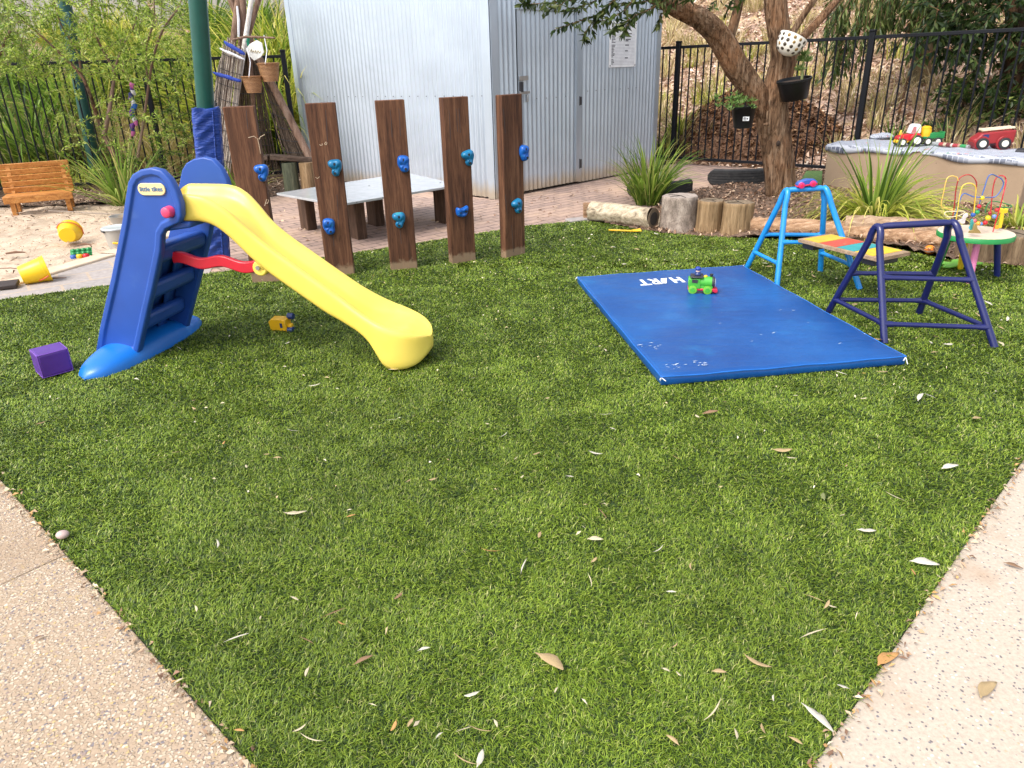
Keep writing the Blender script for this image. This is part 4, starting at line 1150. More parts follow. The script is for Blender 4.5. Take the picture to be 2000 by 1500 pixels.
def stump(px, r, h, m, me, lab, seed, lean=0, flare=.06):
    g = G(*px); rr = random.Random(seed); n = 40
    ph = [rr.uniform(0, 6.28) for _ in range(4)]
    rad = lambda k: 1+.05*math.sin(2*math.pi*k/n*2+ph[0])+.035*math.sin(2*math.pi*k/n*3+ph[1])+.018*math.sin(2*math.pi*k/n*7+ph[2])
    o = thing('log_stump', lab, 'stump', g, 'log stumps edging the garden bed')
    b = MB(); rings = []
    fine = [rr.uniform(-.015, .015) for _ in range(n)]
    for z in (-.03, 0, h*.12, h*.3, h*.5, h*.7, h*.9, h-.006, h):
        q = r*(1+flare*max(0, 1-z/h*3)) - (.006 if z == h else 0)
        rings.append([(g.x+lean*z+q*(rad(k)+fine[k]+rr.uniform(-.008, .008))*math.cos(2*math.pi*k/n), g.y+r+q*(rad(k)+fine[k])*math.sin(2*math.pi*k/n), z) for k in range(n)])
    b.loft(rings, cap=False); b.build('bark', m, o, smooth=60)
    b = MB(); top = [(x, y, h-.002+rr.uniform(-.003, .003)) for x, y, _ in rings[-1]]; c = (g.x+lean*h, g.y+r, h-.004)
    inner = [((x+c[0])/2, (y+c[1])/2, h-.003+rr.uniform(-.004, .004)) for x, y, _ in top]
    b.add(top+inner+[c], [(k, (k+1) % n, n+(k+1) % n, n+k) for k in range(n)]+[(n+k, n+(k+1) % n, 2*n) for k in range(n)])
    b.build('cut_top', me, o, smooth=60)
    # growth checks
    b = MB()
    for k in range(3):
        a = rr.uniform(0, 6.28); b.bar((c[0], c[1], h+.0005), (c[0]+r*.8*math.cos(a), c[1]+r*.8*math.sin(a), h+.0005), .004, .003)
    b.build('cracks', m_hollow, o)
    return o
stump((1334, 452), .160, .305, m_logg, m_endg, 'widest grey log stump with a smooth cut top', 1)
stump((1391, 456), .118, .285, m_logy, m_endy, 'yellow brown log stump between the grey stump and another yellow one', 2, .02)
stump((1445, 462), .128, .285, m_logy, m_endy, 'yellow brown log stump at the end of the row of three', 3, .03)
stump((1928, 513), .135, .205, m_logd, m_endy, 'dark log stump standing behind the bead maze table legs', 4)
stump((2008, 519), .150, .205, m_logd, m_endy, 'log stump cut off by the frame beyond the bead maze table', 5)
def log(px0, px1, r, m, lab, me, z=0, seed=1, hollow=False, taper=1.0):
    a, c = G(*px0), G(*px1); a.y += r; c.y += r; a.z = c.z = r*.92+z
    rr = random.Random(seed); o = thing('lying_log', lab, 'log', ((a.x+c.x)/2, (a.y+c.y)/2, z), 'logs lying along the turf edge')
    n = 28; col_ = [rr.uniform(-.05, .05) for _ in range(n)]
    N = 22; pts = [a+(c-a)*(i/N)+Vector((0, rr.uniform(-.004, .004), rr.uniform(-.005, .005))) for i in range(N+1)]
    b = MB(); b.tube(pts, [r*(1+(taper-1)*i/N)*(1+.03*math.sin(i*.9+seed)) for i in range(N+1)], n, cap=False, wob=.012, ridge=lambda k, i: col_[int(k*n) % n]+.03*math.sin(6.28*k*3+i*.25))
    b.build('bark', m, o, smooth=70)
    d = (c-a).normalized()
    for p, s, rad in ((a, -1, r), (c, 1, r*taper)):
        b = MB(); b.tube([p, p+d*s*.002], [rad*.98, rad*.98], n); e = b.build('cut_end', me, o)
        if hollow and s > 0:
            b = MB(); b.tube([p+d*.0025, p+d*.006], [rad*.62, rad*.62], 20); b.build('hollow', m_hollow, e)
    return o
log((1160, 433), (1280, 450), .100, m_logw, 'bleached hollow log with a dark open end beside the grey stump', m_endy, seed=1, hollow=True)
log((1470, 461), (1655, 470), .078, m_logr, 'reddish split log lying behind the sky blue trestle', m_endy, seed=2)
log((1640, 470), (1850, 490), .070, m_logr, 'brown split log on the turf edge behind the walking plank', m_endy, seed=3)
log((1655, 470), (1872, 484), .085, m_logr2, 'paler upper log resting behind the brown split log', m_endy, z=.04, seed=4)
g = G(1148, 430)
st = MB(); st.box((g.x, g.y+.03, .07), (.085, .06, .20)); o = thing('timber_stake', 'short square timber stake at the end of the hollow log', 'stake', g); st.build('timber', m_logr, o, bevel=.004)
g = G(1130, 433)
o = thing('paver_stone', 'grey edging stone half sunk beside the short timber stake', 'stone', g); b = MB(); b.at((g.x, g.y+.05, .0), rz=.4); b.box((0, 0, 0), (.24, .13, .05)); b.build('stone', m_pave, o, bevel=.012)

m_rub = mat('tyre_rubber', [(.3, (.014, .014, .015)), (.7, (.035, .034, .034))], 18, rough=.75, bmp=.3, bscale=60, speck=(20, .64, .75, (.10, .08, .065)))
def tyre(cx, cy, rad, a0, a1, w, t, lab, sink=.02, tilt=0):
    o = thing('tyre', lab, 'tyre', (cx, cy, 0), 'tyres edging the garden bed')
    prof = [(-t, .02), (-t*.2, 0), (0, .02), (.006, w*.10)]
    for k in range(5):
        z = w*(.14+.155*k); prof += [(.010, z), (.010, z+w*.11), (.001, z+w*.115), (.001, z+w*.15)]
    prof += [(.006, w*.90), (-.01, w*.97), (-t*.3, w), (-t, w*.9), (-t*.9, w*.84), (-t*.25, w*.90), (-.022, w*.8), (-.022, w*.2), (-t*.25, w*.1), (-t*.9, .05)]
    N = 40; rings = []
    for i in range(N+1):
        a = a0+(a1-a0)*i/N
        ez = min(1, .35+(min(i, N-i)/3.0)**.6*.65) if i < 4 or i > N-4 else 1
        rings.append([(cx+(rad+x*ez)*math.cos(a), cy+(rad+x*ez)*math.sin(a), w/2+(z-w/2)*ez-sink) for x, z in prof])
    b = MB(); b.loft(rings, cap=True); b.build('tread', m_rub, o, smooth=45)
p0, p1 = G(1390, 365), G(1500, 354); mid = (p0+p1)/2
tyre(mid.x+.06, mid.y+.62, .72, R(-130), R(-52), .215, .10, 'black half tyre lying in the mulch left of the forked tree')
p0, p1 = G(1236, 384), G(1357, 384); mid = (p0+p1)/2
tyre(mid.x, mid.y+.36, .42, R(-160), R(-22), .20, .10, 'black half tyre behind the green strappy plant near the shed')

# ============================================================ rendered block with cloth
m_render = mat('tan_render', [(.3, (.29, .205, .135)), (.7, (.35, .255, .17))], 3, rough=.95, bmp=.5, bscale=70, bdist=.004, speck=(60, .66, .72, (.16, .11, .08)))
BA, BB = G(1606, 365), G(1986, 414); bd = (BB-BA).normalized(); bn = Vector((-bd.y, bd.x, 0)); bn = bn if bn.x > 0 else -bn
BH = .49; DEP = .78
blk = thing('rendered_block', 'tan rendered masonry block bench draped with a printed cloth', 'bench', (BA+BB)/2)
b = MB(); b.prism([(p.x, p.y) for p in (BA, BB, BB+bn*DEP, BA+bn*DEP)], 2, -.05, BH); b.build('masonry', m_render, blk, bevel=.015)
def clothmat():
    m, nt, p = _new('printed_cloth'); v = coords(nt, rot=(0, 0, -math.atan2(bd.y, bd.x)))
    br = nt.nodes.new('ShaderNodeTexBrick'); br.inputs['Scale'].default_value = 1; br.inputs['Brick Width'].default_value = .055; br.inputs['Row Height'].default_value = .016; br.inputs['Mortar Size'].default_value = .0045
    for k, q in (('Color1', (.08, .09, .13)), ('Color2', (.30, .32, .38)), ('Mortar', (.42, .44, .49))): br.inputs[k].default_value = (*q, 1)
    L(nt, v, br.inputs['Vector'])
    c = mixc(nt, ramp(nt, noise(nt, v, 7, 4), [(.36, E0), (.42, E1)]), (.34, .36, .41), br.outputs['Color'])
    c = mixc(nt, ramp(nt, noise(nt, v, 11, 3), [(.66, E0), (.70, E1)]), c, (.50, .16, .14))
    c = mixc(nt, ramp(nt, noise(nt, coords(nt, (1.1, .9, 1)), 12, 3), [(.68, E0), (.72, E1)]), c, (.12, .30, .16))
    L(nt, c, p.inputs['Base Color']); p.inputs['Roughness'].default_value = .8
    return m
m_cloth = clothmat()
b = MB(); nu, nv = 64, 20; vs = []; Lb = (BB-BA).length
for i in range(nu+1):
    u = -.02+(Lb+.04)*i/nu
    drop = .055+.018*math.sin(u*4.1+.6)+.014*math.sin(u*9.3)-(.03 if u > 1.0 and u < 1.12 else 0)
    for j in range(nv+1):
        t = j/nv*(DEP+drop)-drop
        wv = .004*math.sin(u*23+t*9)+.005*math.sin(u*11-t*17)
        if t < 0: q = BA+bd*u-bn*(.010+.006*math.sin(u*14)+.004); z = BH+.006+t
        else: q = BA+bd*u+bn*(t-.008); z = BH+.011+max(wv, -.004)+.02*max(0, math.sin(u*5+1.2))*max(0, math.sin(t*5))*(.5)
        vs.append((q.x, q.y, z))
fs = [(i*(nv+1)+j, (i+1)*(nv+1)+j, (i+1)*(nv+1)+j+1, i*(nv+1)+j+1) for i in range(nu) for j in range(nv)]
b.add(vs, fs); o = thing('printed_cloth', 'grey printed cloth spread over the rendered block under the toys', 'cloth', BA+Vector((0, 0, BH))); b.build('fabric', m_cloth, o, smooth=180, solid=.004)
ZC = BH+.016
# crumpled cloth and dark edge
g = G(1722, 271, ZC); b = MB(); rr = random.Random(5); vs, fs = _ell((g.x, g.y, ZC+.025), (.15, .09, .045), 20, 12)
b.add([(x+rr.uniform(-.018, .018), y+rr.uniform(-.012, .012), max(ZC-.01, z+rr.uniform(-.015, .015))) for x, y, z in vs], fs)
o = thing('crumpled_paper', 'crumpled white paper on the block corner behind the tractor', 'paper', (g.x, g.y, ZC)); b.build('paper', m_cloth, o, smooth=60, sub=1)

# toys on the block
def toyframe(px, rz): 
    g = G(px[0], px[1], ZC+.004); return g, Matrix.Translation(g) @ Matrix.Rotation(rz, 4, 'Z')
m_tyre = plain('toy_tyre', (.02, .02, .022), .6); m_hub = plain('toy_hub', (.75, .72, .62), .4); m_twhite = plain('toy_white', (.75, .74, .74), .35); m_tgr = plain('toy_green', (.02, .22, .06), .35); m_tred = plain('toy_tractor_red', (.55, .015, .025), .3); m_darkred = plain('engine_red', (.27, .018, .022), .35); m_ladder = plain('ladder_cream', (.70, .58, .42), .5)
def tp(o, M_):
    def f(nm, m, fn, **k):
        b = MB(); b.M = M_; fn(b); return b.build(nm, m, o, **k)
    return f
g, M_ = toyframe((1775, 284), R(-6)+math.pi)     # faces left
o = thing('toy_tractor', 'red toy tractor with white cab and yellow bumper on the cloth', 'toy tractor', g); P_ = tp(o, M_)
P_('hood', m_tred, lambda b: b.prism([(.0, .055), (.0, .125), (.06, .125), (.125, .115), (.15, .09), (.15, .07), (.09, .055)], 1, -.052, .052), bevel=.014, seg=3)
P_('rear_guard', m_tred, lambda b: b.prism([(-.10, .07), (-.09, .115), (-.05, .14), (.0, .13), (.03, .09), (.03, .06)], 1, -.07, .07), bevel=.012, seg=3)
P_('chassis', m_toyy, lambda b: b.prism([(.04, .03), (.0, .06), (.10, .075), (.155, .065), (.165, .035), (.12, .03)], 1, -.045, .045), bevel=.008)
P_('cab', m_twhite, lambda b: b.prism([(-.085, .13), (-.08, .215), (-.06, .23), (-.005, .232), (.015, .215), (.035, .13)], 1, -.05, .05), bevel=.010)
for y in (-.051, .051): P_('window', plain('cab_red_glass', (.45, .16, .16), .3), lambda b: b.prism([(-.03, .14), (-.025, .205), (.005, .205), (.022, .14)], 1, y-.001, y+.001))
P_('exhaust', m_toyy, lambda b: b.lathe([(.02, .12), (.018, .13), (.010, .16), (.004, .168)], (.105, -.01, 0), 12))
for x, r in ((.105, .042), (-.045, .058)):
    for y in (-.068, .068): wheel(o, M_ @ Vector((x, y, r)), M_.to_3x3() @ Vector((0, 1, 0)), r, .036, m_tyre, m_hub, .66)
g, M_ = toyframe((1811, 283), R(-6)+math.pi)
o = thing('toy_trailer', 'green toy trailer carrying a yellow drum behind the toy tractor', 'toy trailer', g); P_ = tp(o, M_)
P_('tray', m_tgr, lambda b: (b.box((-.03, 0, .085), (.22, .11, .025)), b.box((-.135, 0, .115), (.015, .11, .06)), b.box((-.06, -.052, .11), (.15, .01, .04)), b.box((-.06, .052, .11), (.15, .01, .04))), bevel=.004)
P_('drum', m_toyy, lambda b: b.lathe([(.055, .09), (.058, .16), (.05, .185), (.052, .19), (.03, .205), (.008, .208)], (.04, 0, 0), 20), smooth=50)
for x in (.03, -.075):
    for y in (-.06, .06): wheel(o, M_ @ Vector((x, y, .042)), M_.to_3x3() @ Vector((0, 1, 0)), .042, .03, m_tyre, m_hub, .62)
g, M_ = toyframe((1930, 290), R(-10)+math.pi)
o = thing('toy_fire_truck', 'dark red toy fire truck with a cream ladder on its roof', 'toy truck', g); P_ = tp(o, M_)
P_('body', m_darkred, lambda b: b.prism([(-.20, .06), (-.205, .19), (.08, .165), (.11, .16), (.155, .115), (.18, .10), (.185, .06), (.15, .05)], 1, -.07, .07), bevel=.012, seg=3)
for x in (.105, -.105): P_('guard', m_darkred, lambda b: b.tube([(x, -.085, .06), (x, .085, .06)], [.073, .073], 24), bevel=.004)
P_('ladder', m_ladder, lambda b: (b.bar((-.19, -.045, .215), (.11, -.045, .19), .014, .022), b.bar((-.19, .045, .215), (.11, .045, .19), .014, .022), [b.bar((x, -.045, .2145-(x+.19)*.083), (x, .045, .2145-(x+.19)*.083), .012, .014) for x in (-.18, -.13, -.08, -.03, .02, .07, .105)]), bevel=.003)
for y in (-.0715, .0715): P_('window', m_navy, lambda b: b.prism([(.05, .115), (.05, .15), (.095, .148), (.13, .115)], 1, y-.001, y+.001))
for x in (.105, -.105):
    for y in (-.088, .088): wheel(o, M_ @ Vector((x, y, .058)), M_.to_3x3() @ Vector((0, 1, 0)), .058, .034, m_tyre, m_hub, .58)
a, c = G(1822, 281, ZC+.02), G(1893, 288, ZC+.02); a.z = c.z = ZC+.024
o = thing('banded_tube', 'banded grey red and green toy tube between trailer and fire truck', 'toy', a)
bands = [((.28, .29, .31), .2), ((.30, .04, .05), .12), ((.45, .36, .26), .08), ((.16, .04, .04), .12), ((.5, .45, .4), .06), ((.30, .03, .04), .14), ((.35, .22, .16), .06), ((.03, .22, .07), .16), ((.3, .3, .3), .06)]
s_ = 0
for col_, f_ in bands:
    MB().tube([a+(c-a)*s_, a+(c-a)*(s_+f_-.004)], [.022, .022], 16).build('band', plain('tube_band', col_, .5), o, smooth=50, bevel=.002); s_ += f_
b = MB(); b.at((0, 0, 0)); q = G(1985, 293, ZC+.01); b.bar(q, q+bd*.35+bn*.12, .22, .02); o = thing('slate_board', 'dark flat board lying on the cloth behind the fire truck', 'board', q); b.build('board', m_dark, o, bevel=.004)

# ============================================================ plants
m_leaf = mat_attr('leaf', .42, .42, .4); m_blade = mat_attr('blade', .45, .45, .35); m_grassdry = mat_attr('dry_blade', .8, .2, .15)
def ribbons(base, az, ln, rise, droop, wd, col, seg=6):
    """arching strap leaves; arrays of n"""
    n = len(base); pts = []; 
    p = base.copy(); el = rise.copy(); d = np.stack([np.cos(az), np.sin(az)], 1)
    P = [p.copy()]
    for i in range(seg):
        step = ln/seg
        p = p+np.stack([d[:, 0]*np.cos(el)*step, d[:, 1]*np.cos(el)*step, np.sin(el)*step], 1); P.append(p.copy())
        el = el-droop/seg*(.4+1.2*i/seg)
    side = np.stack([-d[:, 1], d[:, 0], np.zeros(n)], 1)
    V = []; C = []
    for i, q in enumerate(P):
        w = wd*(1-(i/seg)**2.2)*(.75+.25*min(1, i))
        V += [q-side*w[:, None]/2, q+side*w[:, None]/2+np.array([0, 0, 1.0])*(w*.25)[:, None]]
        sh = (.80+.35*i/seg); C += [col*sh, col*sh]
    V = np.stack(V, 1); C = np.stack(C, 1); m = V.shape[1]
    k = np.arange(n)[:, None]*m
    F = np.concatenate([k+np.array([[2*i, 2*i+1, 2*i+3, 2*i+2]]) for i in range(seg)], 0)
    return V.reshape(-1, 3), F, C.reshape(-1, 3)
LOM = [(.13, .23, .026), (.20, .31, .04), (.30, .40, .065), (.08, .15, .02), (.40, .40, .11)]
YG = [(.40, .45, .06), (.54, .54, .09), (.25, .33, .04), (.64, .58, .16), (.14, .20, .028)]
STR = [(.58, .46, .26), (.68, .56, .36), (.48, .37, .19), (.62, .53, .27), (.42, .38, .15)]
DKG = [(.07, .13, .024), (.11, .19, .034), (.17, .26, .05), (.04, .08, .016)]
def tuft_arrays(c, n, ln, spread, droop, wd, pal, r, rise=(.7, 1.5)):
    a = r.uniform(0, 6.283, n); q = np.sqrt(r.random(n))*spread
    base = np.stack([c[0]+q*np.cos(a), c[1]+q*np.sin(a), np.full(n, c[2])], 1)
    return ribbons(base, a+r.normal(0, .5, n), ln*r.uniform(.55, 1.1, n), r.uniform(*rise, n), droop*r.uniform(.5, 1.4, n), wd*r.uniform(.7, 1.25, n), np.array(pal)[r.integers(0, len(pal), n)]*r.uniform(.8, 1.2, (n, 1)))
def tuft(name, label, cat, c, n, ln, spread, droop, wd, pal, seed, group=None, rise=(.7, 1.5), m=None, extra=None):
    r = np.random.default_rng(seed)
    V, F, C = tuft_arrays(c, n, ln, spread, droop, wd, pal, r, rise)
    if extra:
        V2_, F2, C2 = tuft_arrays(c, *extra[:-1], r, extra[-1]); F = np.concatenate([F, F2+len(V)]); V = np.concatenate([V, V2_]); C = np.concatenate([C, C2])
    return tag(np_mesh(name, V, [F], C, m or m_blade, loc=tuple(c), smooth=True), label, cat, group)
def leaves(cen, dirs, ln, wd, col, fold=.25, r=None):
    n = len(cen); d = dirs/np.linalg.norm(dirs, axis=1, keepdims=True)
    rnd = r.normal(0, 1, (n, 3)); s = np.cross(d, rnd); s /= np.linalg.norm(s, axis=1, keepdims=True)+1e-9; u = np.cross(s, d)
    l = ln[:, None]; w = wd[:, None]
    V = np.stack([cen-d*l/2, cen-d*l*.05+s*w/2+u*w*fold, cen+d*l/2, cen-d*l*.05-s*w/2+u*w*fold], 1).reshape(-1, 3)
    k = np.arange(n)[:, None]*4
    F = np.concatenate([k+np.array([[0, 1, 2]]), k+np.array([[0, 2, 3]])])
    return V, F, np.repeat(col, 4, 0)

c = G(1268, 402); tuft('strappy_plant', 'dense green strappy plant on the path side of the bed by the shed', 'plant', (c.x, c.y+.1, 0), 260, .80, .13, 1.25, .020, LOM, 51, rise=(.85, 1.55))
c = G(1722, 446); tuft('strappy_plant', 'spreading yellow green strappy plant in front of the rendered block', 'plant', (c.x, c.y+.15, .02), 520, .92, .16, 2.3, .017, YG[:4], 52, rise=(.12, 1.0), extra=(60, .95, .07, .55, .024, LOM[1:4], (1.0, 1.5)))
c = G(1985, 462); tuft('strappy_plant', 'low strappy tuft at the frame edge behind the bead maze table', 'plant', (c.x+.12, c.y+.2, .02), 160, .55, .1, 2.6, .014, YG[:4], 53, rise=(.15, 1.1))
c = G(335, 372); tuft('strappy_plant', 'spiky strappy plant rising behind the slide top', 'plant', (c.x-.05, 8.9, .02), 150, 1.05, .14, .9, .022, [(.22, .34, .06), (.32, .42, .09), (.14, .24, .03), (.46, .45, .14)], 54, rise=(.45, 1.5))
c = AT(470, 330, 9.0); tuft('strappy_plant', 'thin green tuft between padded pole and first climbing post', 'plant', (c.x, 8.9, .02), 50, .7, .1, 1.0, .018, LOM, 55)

# mulch pile beyond the right fence
r = np.random.default_rng(61); pc = (3.95, 11.35)
ps = MB(); nu, nv = 60, 24; vs = []
for j in range(nv+1):
    q = j/nv
    for i in range(nu):
        a = 2*math.pi*i/nu; x = pc[0]+1.45*q*math.cos(a)*1.0; y = pc[1]+.85*q*math.sin(a)
        d = FRD*(1.45*q*math.cos(a))+FRN*(.85*q*math.sin(a)); x, y = pc[0]+d.x, pc[1]+d.y
        z = float(hillz(np.array([x]), np.array([y]))[0])+max(-.06, .66*(1-q**1.35)*(1+.25*math.sin(3*a+1)*q)+random.uniform(-.035, .035))
        vs.append((x, y, z))
fs = [(j*nu+i, j*nu+(i+1) % nu, (j+1)*nu+(i+1) % nu, (j+1)*nu+i) for j in range(nv) for i in range(nu)]
ps.add(vs, fs)
m_pile = mat('dark_mulch_pile', [(.25, (.035, .018, .010)), (.5, (.12, .060, .032)), (.75, (.24, .13, .075))], 22, rough=.95, bmp=1, bscale=35, bdist=.04)
pile = thing('mulch_pile', 'heap of dark brown mulch behind the right hand fence', 'mulch heap', (pc[0], pc[1], .1)); ps.build('heap', m_pile, pile, smooth=180)
n = 7000; a = r.uniform(0, 6.283, n); q = np.sqrt(r.random(n)); dx = 1.42*q*np.cos(a); dy = .82*q*np.sin(a)
x = pc[0]+FRD.x*dx+FRN.x*dy; y = pc[1]+FRD.y*dx+FRN.y*dy
z = hillz(x, y)+np.maximum(-.04, .66*(1-q**1.35)*(1+.25*np.sin(3*a+1)*q))+.02
o = chips('loose_mulch', x, y, z, .09, .03, [(.13, .06, .03), (.20, .10, .055), (.07, .035, .018), (.30, .18, .10), (.25, .12, .05)], m_chip, .5, 62); o.parent = pile; o.location = (0, 0, 0); o.matrix_parent_inverse = Matrix.Translation((-pc[0], -pc[1], -.1))

# dry grass on the right bank (nobody could count it)
def grassfield(name, pts, pal, ln, n, wd, seed, droop=1.2):
    r = np.random.default_rng(seed); VV, FF, CC = [], [], []; off = 0
    for (x, y) in pts:
        z = float(hillz(np.array([x]), np.array([y]))[0])
        V, F, C = tuft_arrays((x, y, z), n, ln*r.uniform(.6, 1.3), .16, droop, wd, pal, r, (.8, 1.5))
        VV.append(V); FF.append(F+off); CC.append(C); off += len(V)
    return tag(np_mesh(name, np.concatenate(VV), [np.concatenate(FF)], np.concatenate(CC), m_grassdry), kind='stuff')
x, y = scatter(240, [(2.6, 11.6), (4.7, 9.7), (8, 7.2), (12, 13), (10, 21), (2.6, 21)], 63)
grassfield('dry_grass', list(zip(x, y)), STR, .62, 46, .014, 64, 1.3)
x, y = scatter(26, [(2.4, 11.8), (3.2, 11.0), (8, 12), (8, 18), (2.6, 18)], 65)
grassfield('green_grass', list(zip(x, y)), YG, .5, 40, .014, 66, 1.2)
for i, (px, Y, ln, lab) in enumerate((((1330, 250), 11.9, .75, 'yellow green grass tussock behind the fence post nearest the shed'), ((1400, 235), 12.3, .75, 'yellow green grass tussock beyond the fence, above the mulch heap'), ((1300, 290), 11.5, .6, 'bright grass tussock beyond the fence hard against the shed'))):
    p = AT(*px, Y); z = float(hillz(np.array([p.x]), np.array([p.y]))[0])
    tuft('grass_tussock', lab, 'grass', (p.x, p.y, z), 150, ln, .16, 1.3, .014, YG, 70+i)
x, y = scatter(70, [(-9, 10.75), (-4.2, 10.9), (-4, 12.4), (-9, 12.4)], 69)
grassfield('dry_grass', list(zip(x, y)), STR, .75, 60, .018, 71, 1.2)
x, y = scatter(150, [(-11, 10.9), (-2.9, 11.1), (-1, 18), (-18, 18)], 67)
grassfield('dry_grass', list(zip(x, y)), STR+YG[:2], .6, 40, .015, 68, 1.4)
# strappy clumps on the left bank, each a plant of its own
rr = random.Random(8); k = 0
spots = []
for row, (Y, n_) in enumerate(((11.6, 7), (12.9, 8), (14.4, 8), (16.0, 8))):
    for i in range(n_):
        x = -Y*.78 + (Y*.60)*(i+.2+rr.uniform(0, .6))/n_*(1.0) + (.15*Y if row else .1*Y)*0
        spots.append((x, Y+rr.uniform(-.4, .4), row))
names = {0: ('pale gold grass clump among the plants beyond the left fence', STR+YG[:2], .95, .016, 1.5), 1: ('yellow green arching strap clump on the bank beyond the left fence', YG, 1.25, .030, 1.7), 2: ('deep green arching strap clump on the bank beyond the left fence', LOM[:4]+DKG[:2], 1.35, .040, 1.8)}
for i, (x, y, row) in enumerate(spots):
    kind = 0 if (row == 0 and -8.6 < x < -4.2) else (2 if rr.random() < .45 else 1) if row else (0 if rr.random() < .72 and x > -8.2 else 1 if rr.random() < .6 else 2)
    lab, pal, ln, wd, dr = names[kind]
    z = float(hillz(np.array([x]), np.array([y]))[0])
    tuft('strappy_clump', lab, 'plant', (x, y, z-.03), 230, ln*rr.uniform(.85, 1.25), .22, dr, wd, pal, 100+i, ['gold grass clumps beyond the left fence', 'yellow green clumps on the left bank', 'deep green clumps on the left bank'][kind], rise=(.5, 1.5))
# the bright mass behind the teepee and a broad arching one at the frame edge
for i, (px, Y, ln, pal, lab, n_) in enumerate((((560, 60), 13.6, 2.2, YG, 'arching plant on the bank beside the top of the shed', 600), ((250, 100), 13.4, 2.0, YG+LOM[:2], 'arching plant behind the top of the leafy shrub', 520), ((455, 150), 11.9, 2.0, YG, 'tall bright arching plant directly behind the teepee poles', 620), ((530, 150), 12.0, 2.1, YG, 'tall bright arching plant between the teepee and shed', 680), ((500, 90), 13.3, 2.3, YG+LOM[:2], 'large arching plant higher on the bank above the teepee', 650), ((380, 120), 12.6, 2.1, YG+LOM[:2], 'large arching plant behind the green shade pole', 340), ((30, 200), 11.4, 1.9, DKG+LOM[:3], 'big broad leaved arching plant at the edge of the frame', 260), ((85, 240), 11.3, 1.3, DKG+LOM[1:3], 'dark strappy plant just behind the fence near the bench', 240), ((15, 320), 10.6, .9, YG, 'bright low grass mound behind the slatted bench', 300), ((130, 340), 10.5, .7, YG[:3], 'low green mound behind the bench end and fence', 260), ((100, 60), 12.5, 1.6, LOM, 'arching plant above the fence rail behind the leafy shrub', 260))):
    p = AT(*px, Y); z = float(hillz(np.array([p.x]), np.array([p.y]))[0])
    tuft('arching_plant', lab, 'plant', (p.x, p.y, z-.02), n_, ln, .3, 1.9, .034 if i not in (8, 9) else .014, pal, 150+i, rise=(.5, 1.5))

# ============================================================ the forked tree
def barkmat(name, c1, c2, c3, st=(9, 9, 1.1)):
    m, nt, p = _new(name)
    v = coords(nt, st)
    f = noise(nt, v, 2.2, 8, .65, .9)
    c = ramp(nt, f, [(.30, c1), (.48, c2), (.70, c3)])
    c = mixc(nt, ramp(nt, noise(nt, coords(nt), 2.5, 4), [(.45, E0), (.7, (.7, .7, .7))]), c, (.26, .12, .055))
    f2 = noise(nt, coords(nt, tuple(s*2.6 for s in st)), 2.5, 6, .6, .5)
    c = mixc(nt, .85, c, ramp(nt, f2, [(.37, (.28, .26, .25)), (.52, (1, 1, 1)), (.75, (1.3, 1.28, 1.25))]), 'MULTIPLY')  # groove shade put into the colour so fissures look deeper
    L(nt, c, p.inputs['Base Color']); p.inputs['Roughness'].default_value = .95; p.inputs['Specular IOR Level'].default_value = .15
    b1 = bump(nt, p, f, 1, .03); bump(nt, p, f2, .8, .012, b1)
    return m
m_bark = barkmat('stringy_bark', (.045, .024, .014), (.17, .10, .058), (.36, .25, .165))
TY = 7.94
def limb(pxs, ws, m, parent, name='limb', Y=TY, ys=None, n=36, seed=1, tip=True, ridge=.11):
    pts = [AT(x, y, Y+(ys[i] if ys else 0)) for i, (x, y) in enumerate(pxs)]
    out, rad = [], []
    N = len(pts)
    for i in range(N-1):
        p0, p1, p2, p3 = pts[max(i-1, 0)], pts[i], pts[i+1], pts[min(i+2, N-1)]
        for k in range(8):
            t = k/8; out.append(.5*((2*p1)+(p2-p0)*t+(2*p0-5*p1+4*p2-p3)*t*t+(3*p1-p0-3*p2+p3)*t**3)); rad.append(ws[i]+(ws[i+1]-ws[i])*t)
    out.append(pts[-1]); rad.append(ws[-1])
    rr = random.Random(seed); colr = [rr.uniform(-1, 1) for _ in range(n)]; ph = rr.uniform(0, 6)
    b = MB(); b.tube(out, rad, n, wob=.02, ridge=lambda k, i: ridge*colr[(int(k*n)+i//9) % n]+.05*math.sin(6.28*2*k+i*.12+ph))
    return b.build(name, m, parent, smooth=70)
g = AT(1525, 395, TY)
tree = thing('forked_tree', 'rough barked forked tree with hanging pots beside the half tyre', 'tree', (g.x, g.y, 0))
limb([(1528, 408), (1525, 392), (1522, 330), (1514, 270), (1508, 222), (1516, 165), (1527, 110), (1520, 50), (1514, -10), (1520, -120), (1540, -260)], [.185, .155, .148, .150, .158, .122, .112, .115, .11, .09, .06], m_bark, tree, 'trunk', seed=3)
limb([(1514, 250), (1485, 195), (1440, 130), (1408, 75), (1370, 38), (1325, 15), (1270, -15), (1190, -60), (1090, -110)], [.11, .125, .125, .115, .105, .095, .08, .06, .03], m_bark, tree, 'limb', seed=4, ys=[0, 0, -.05, -.1, -.18, -.25, -.35, -.5, -.7])
limb([(1420, 85), (1432, 50), (1442, 10), (1450, -60), (1440, -150)], [.06, .05, .045, .04, .02], m_bark, tree, 'limb', seed=5, n=20)
limb([(1528, 130), (1540, 82), (1566, 35), (1598, -10), (1650, -80)], [.05, .04, .03, .025, .015], m_bark, tree, 'limb', seed=6, n=18, ys=[0, -.05, -.1, -.15, -.3])
limb([(1535, 150), (1560, 85), (1592, 48), (1628, 8), (1680, -60)], [.06, .045, .045, .04, .02], m_bark, tree, 'limb', seed=7, n=18, ys=[0, .05, .1, .15, .3])
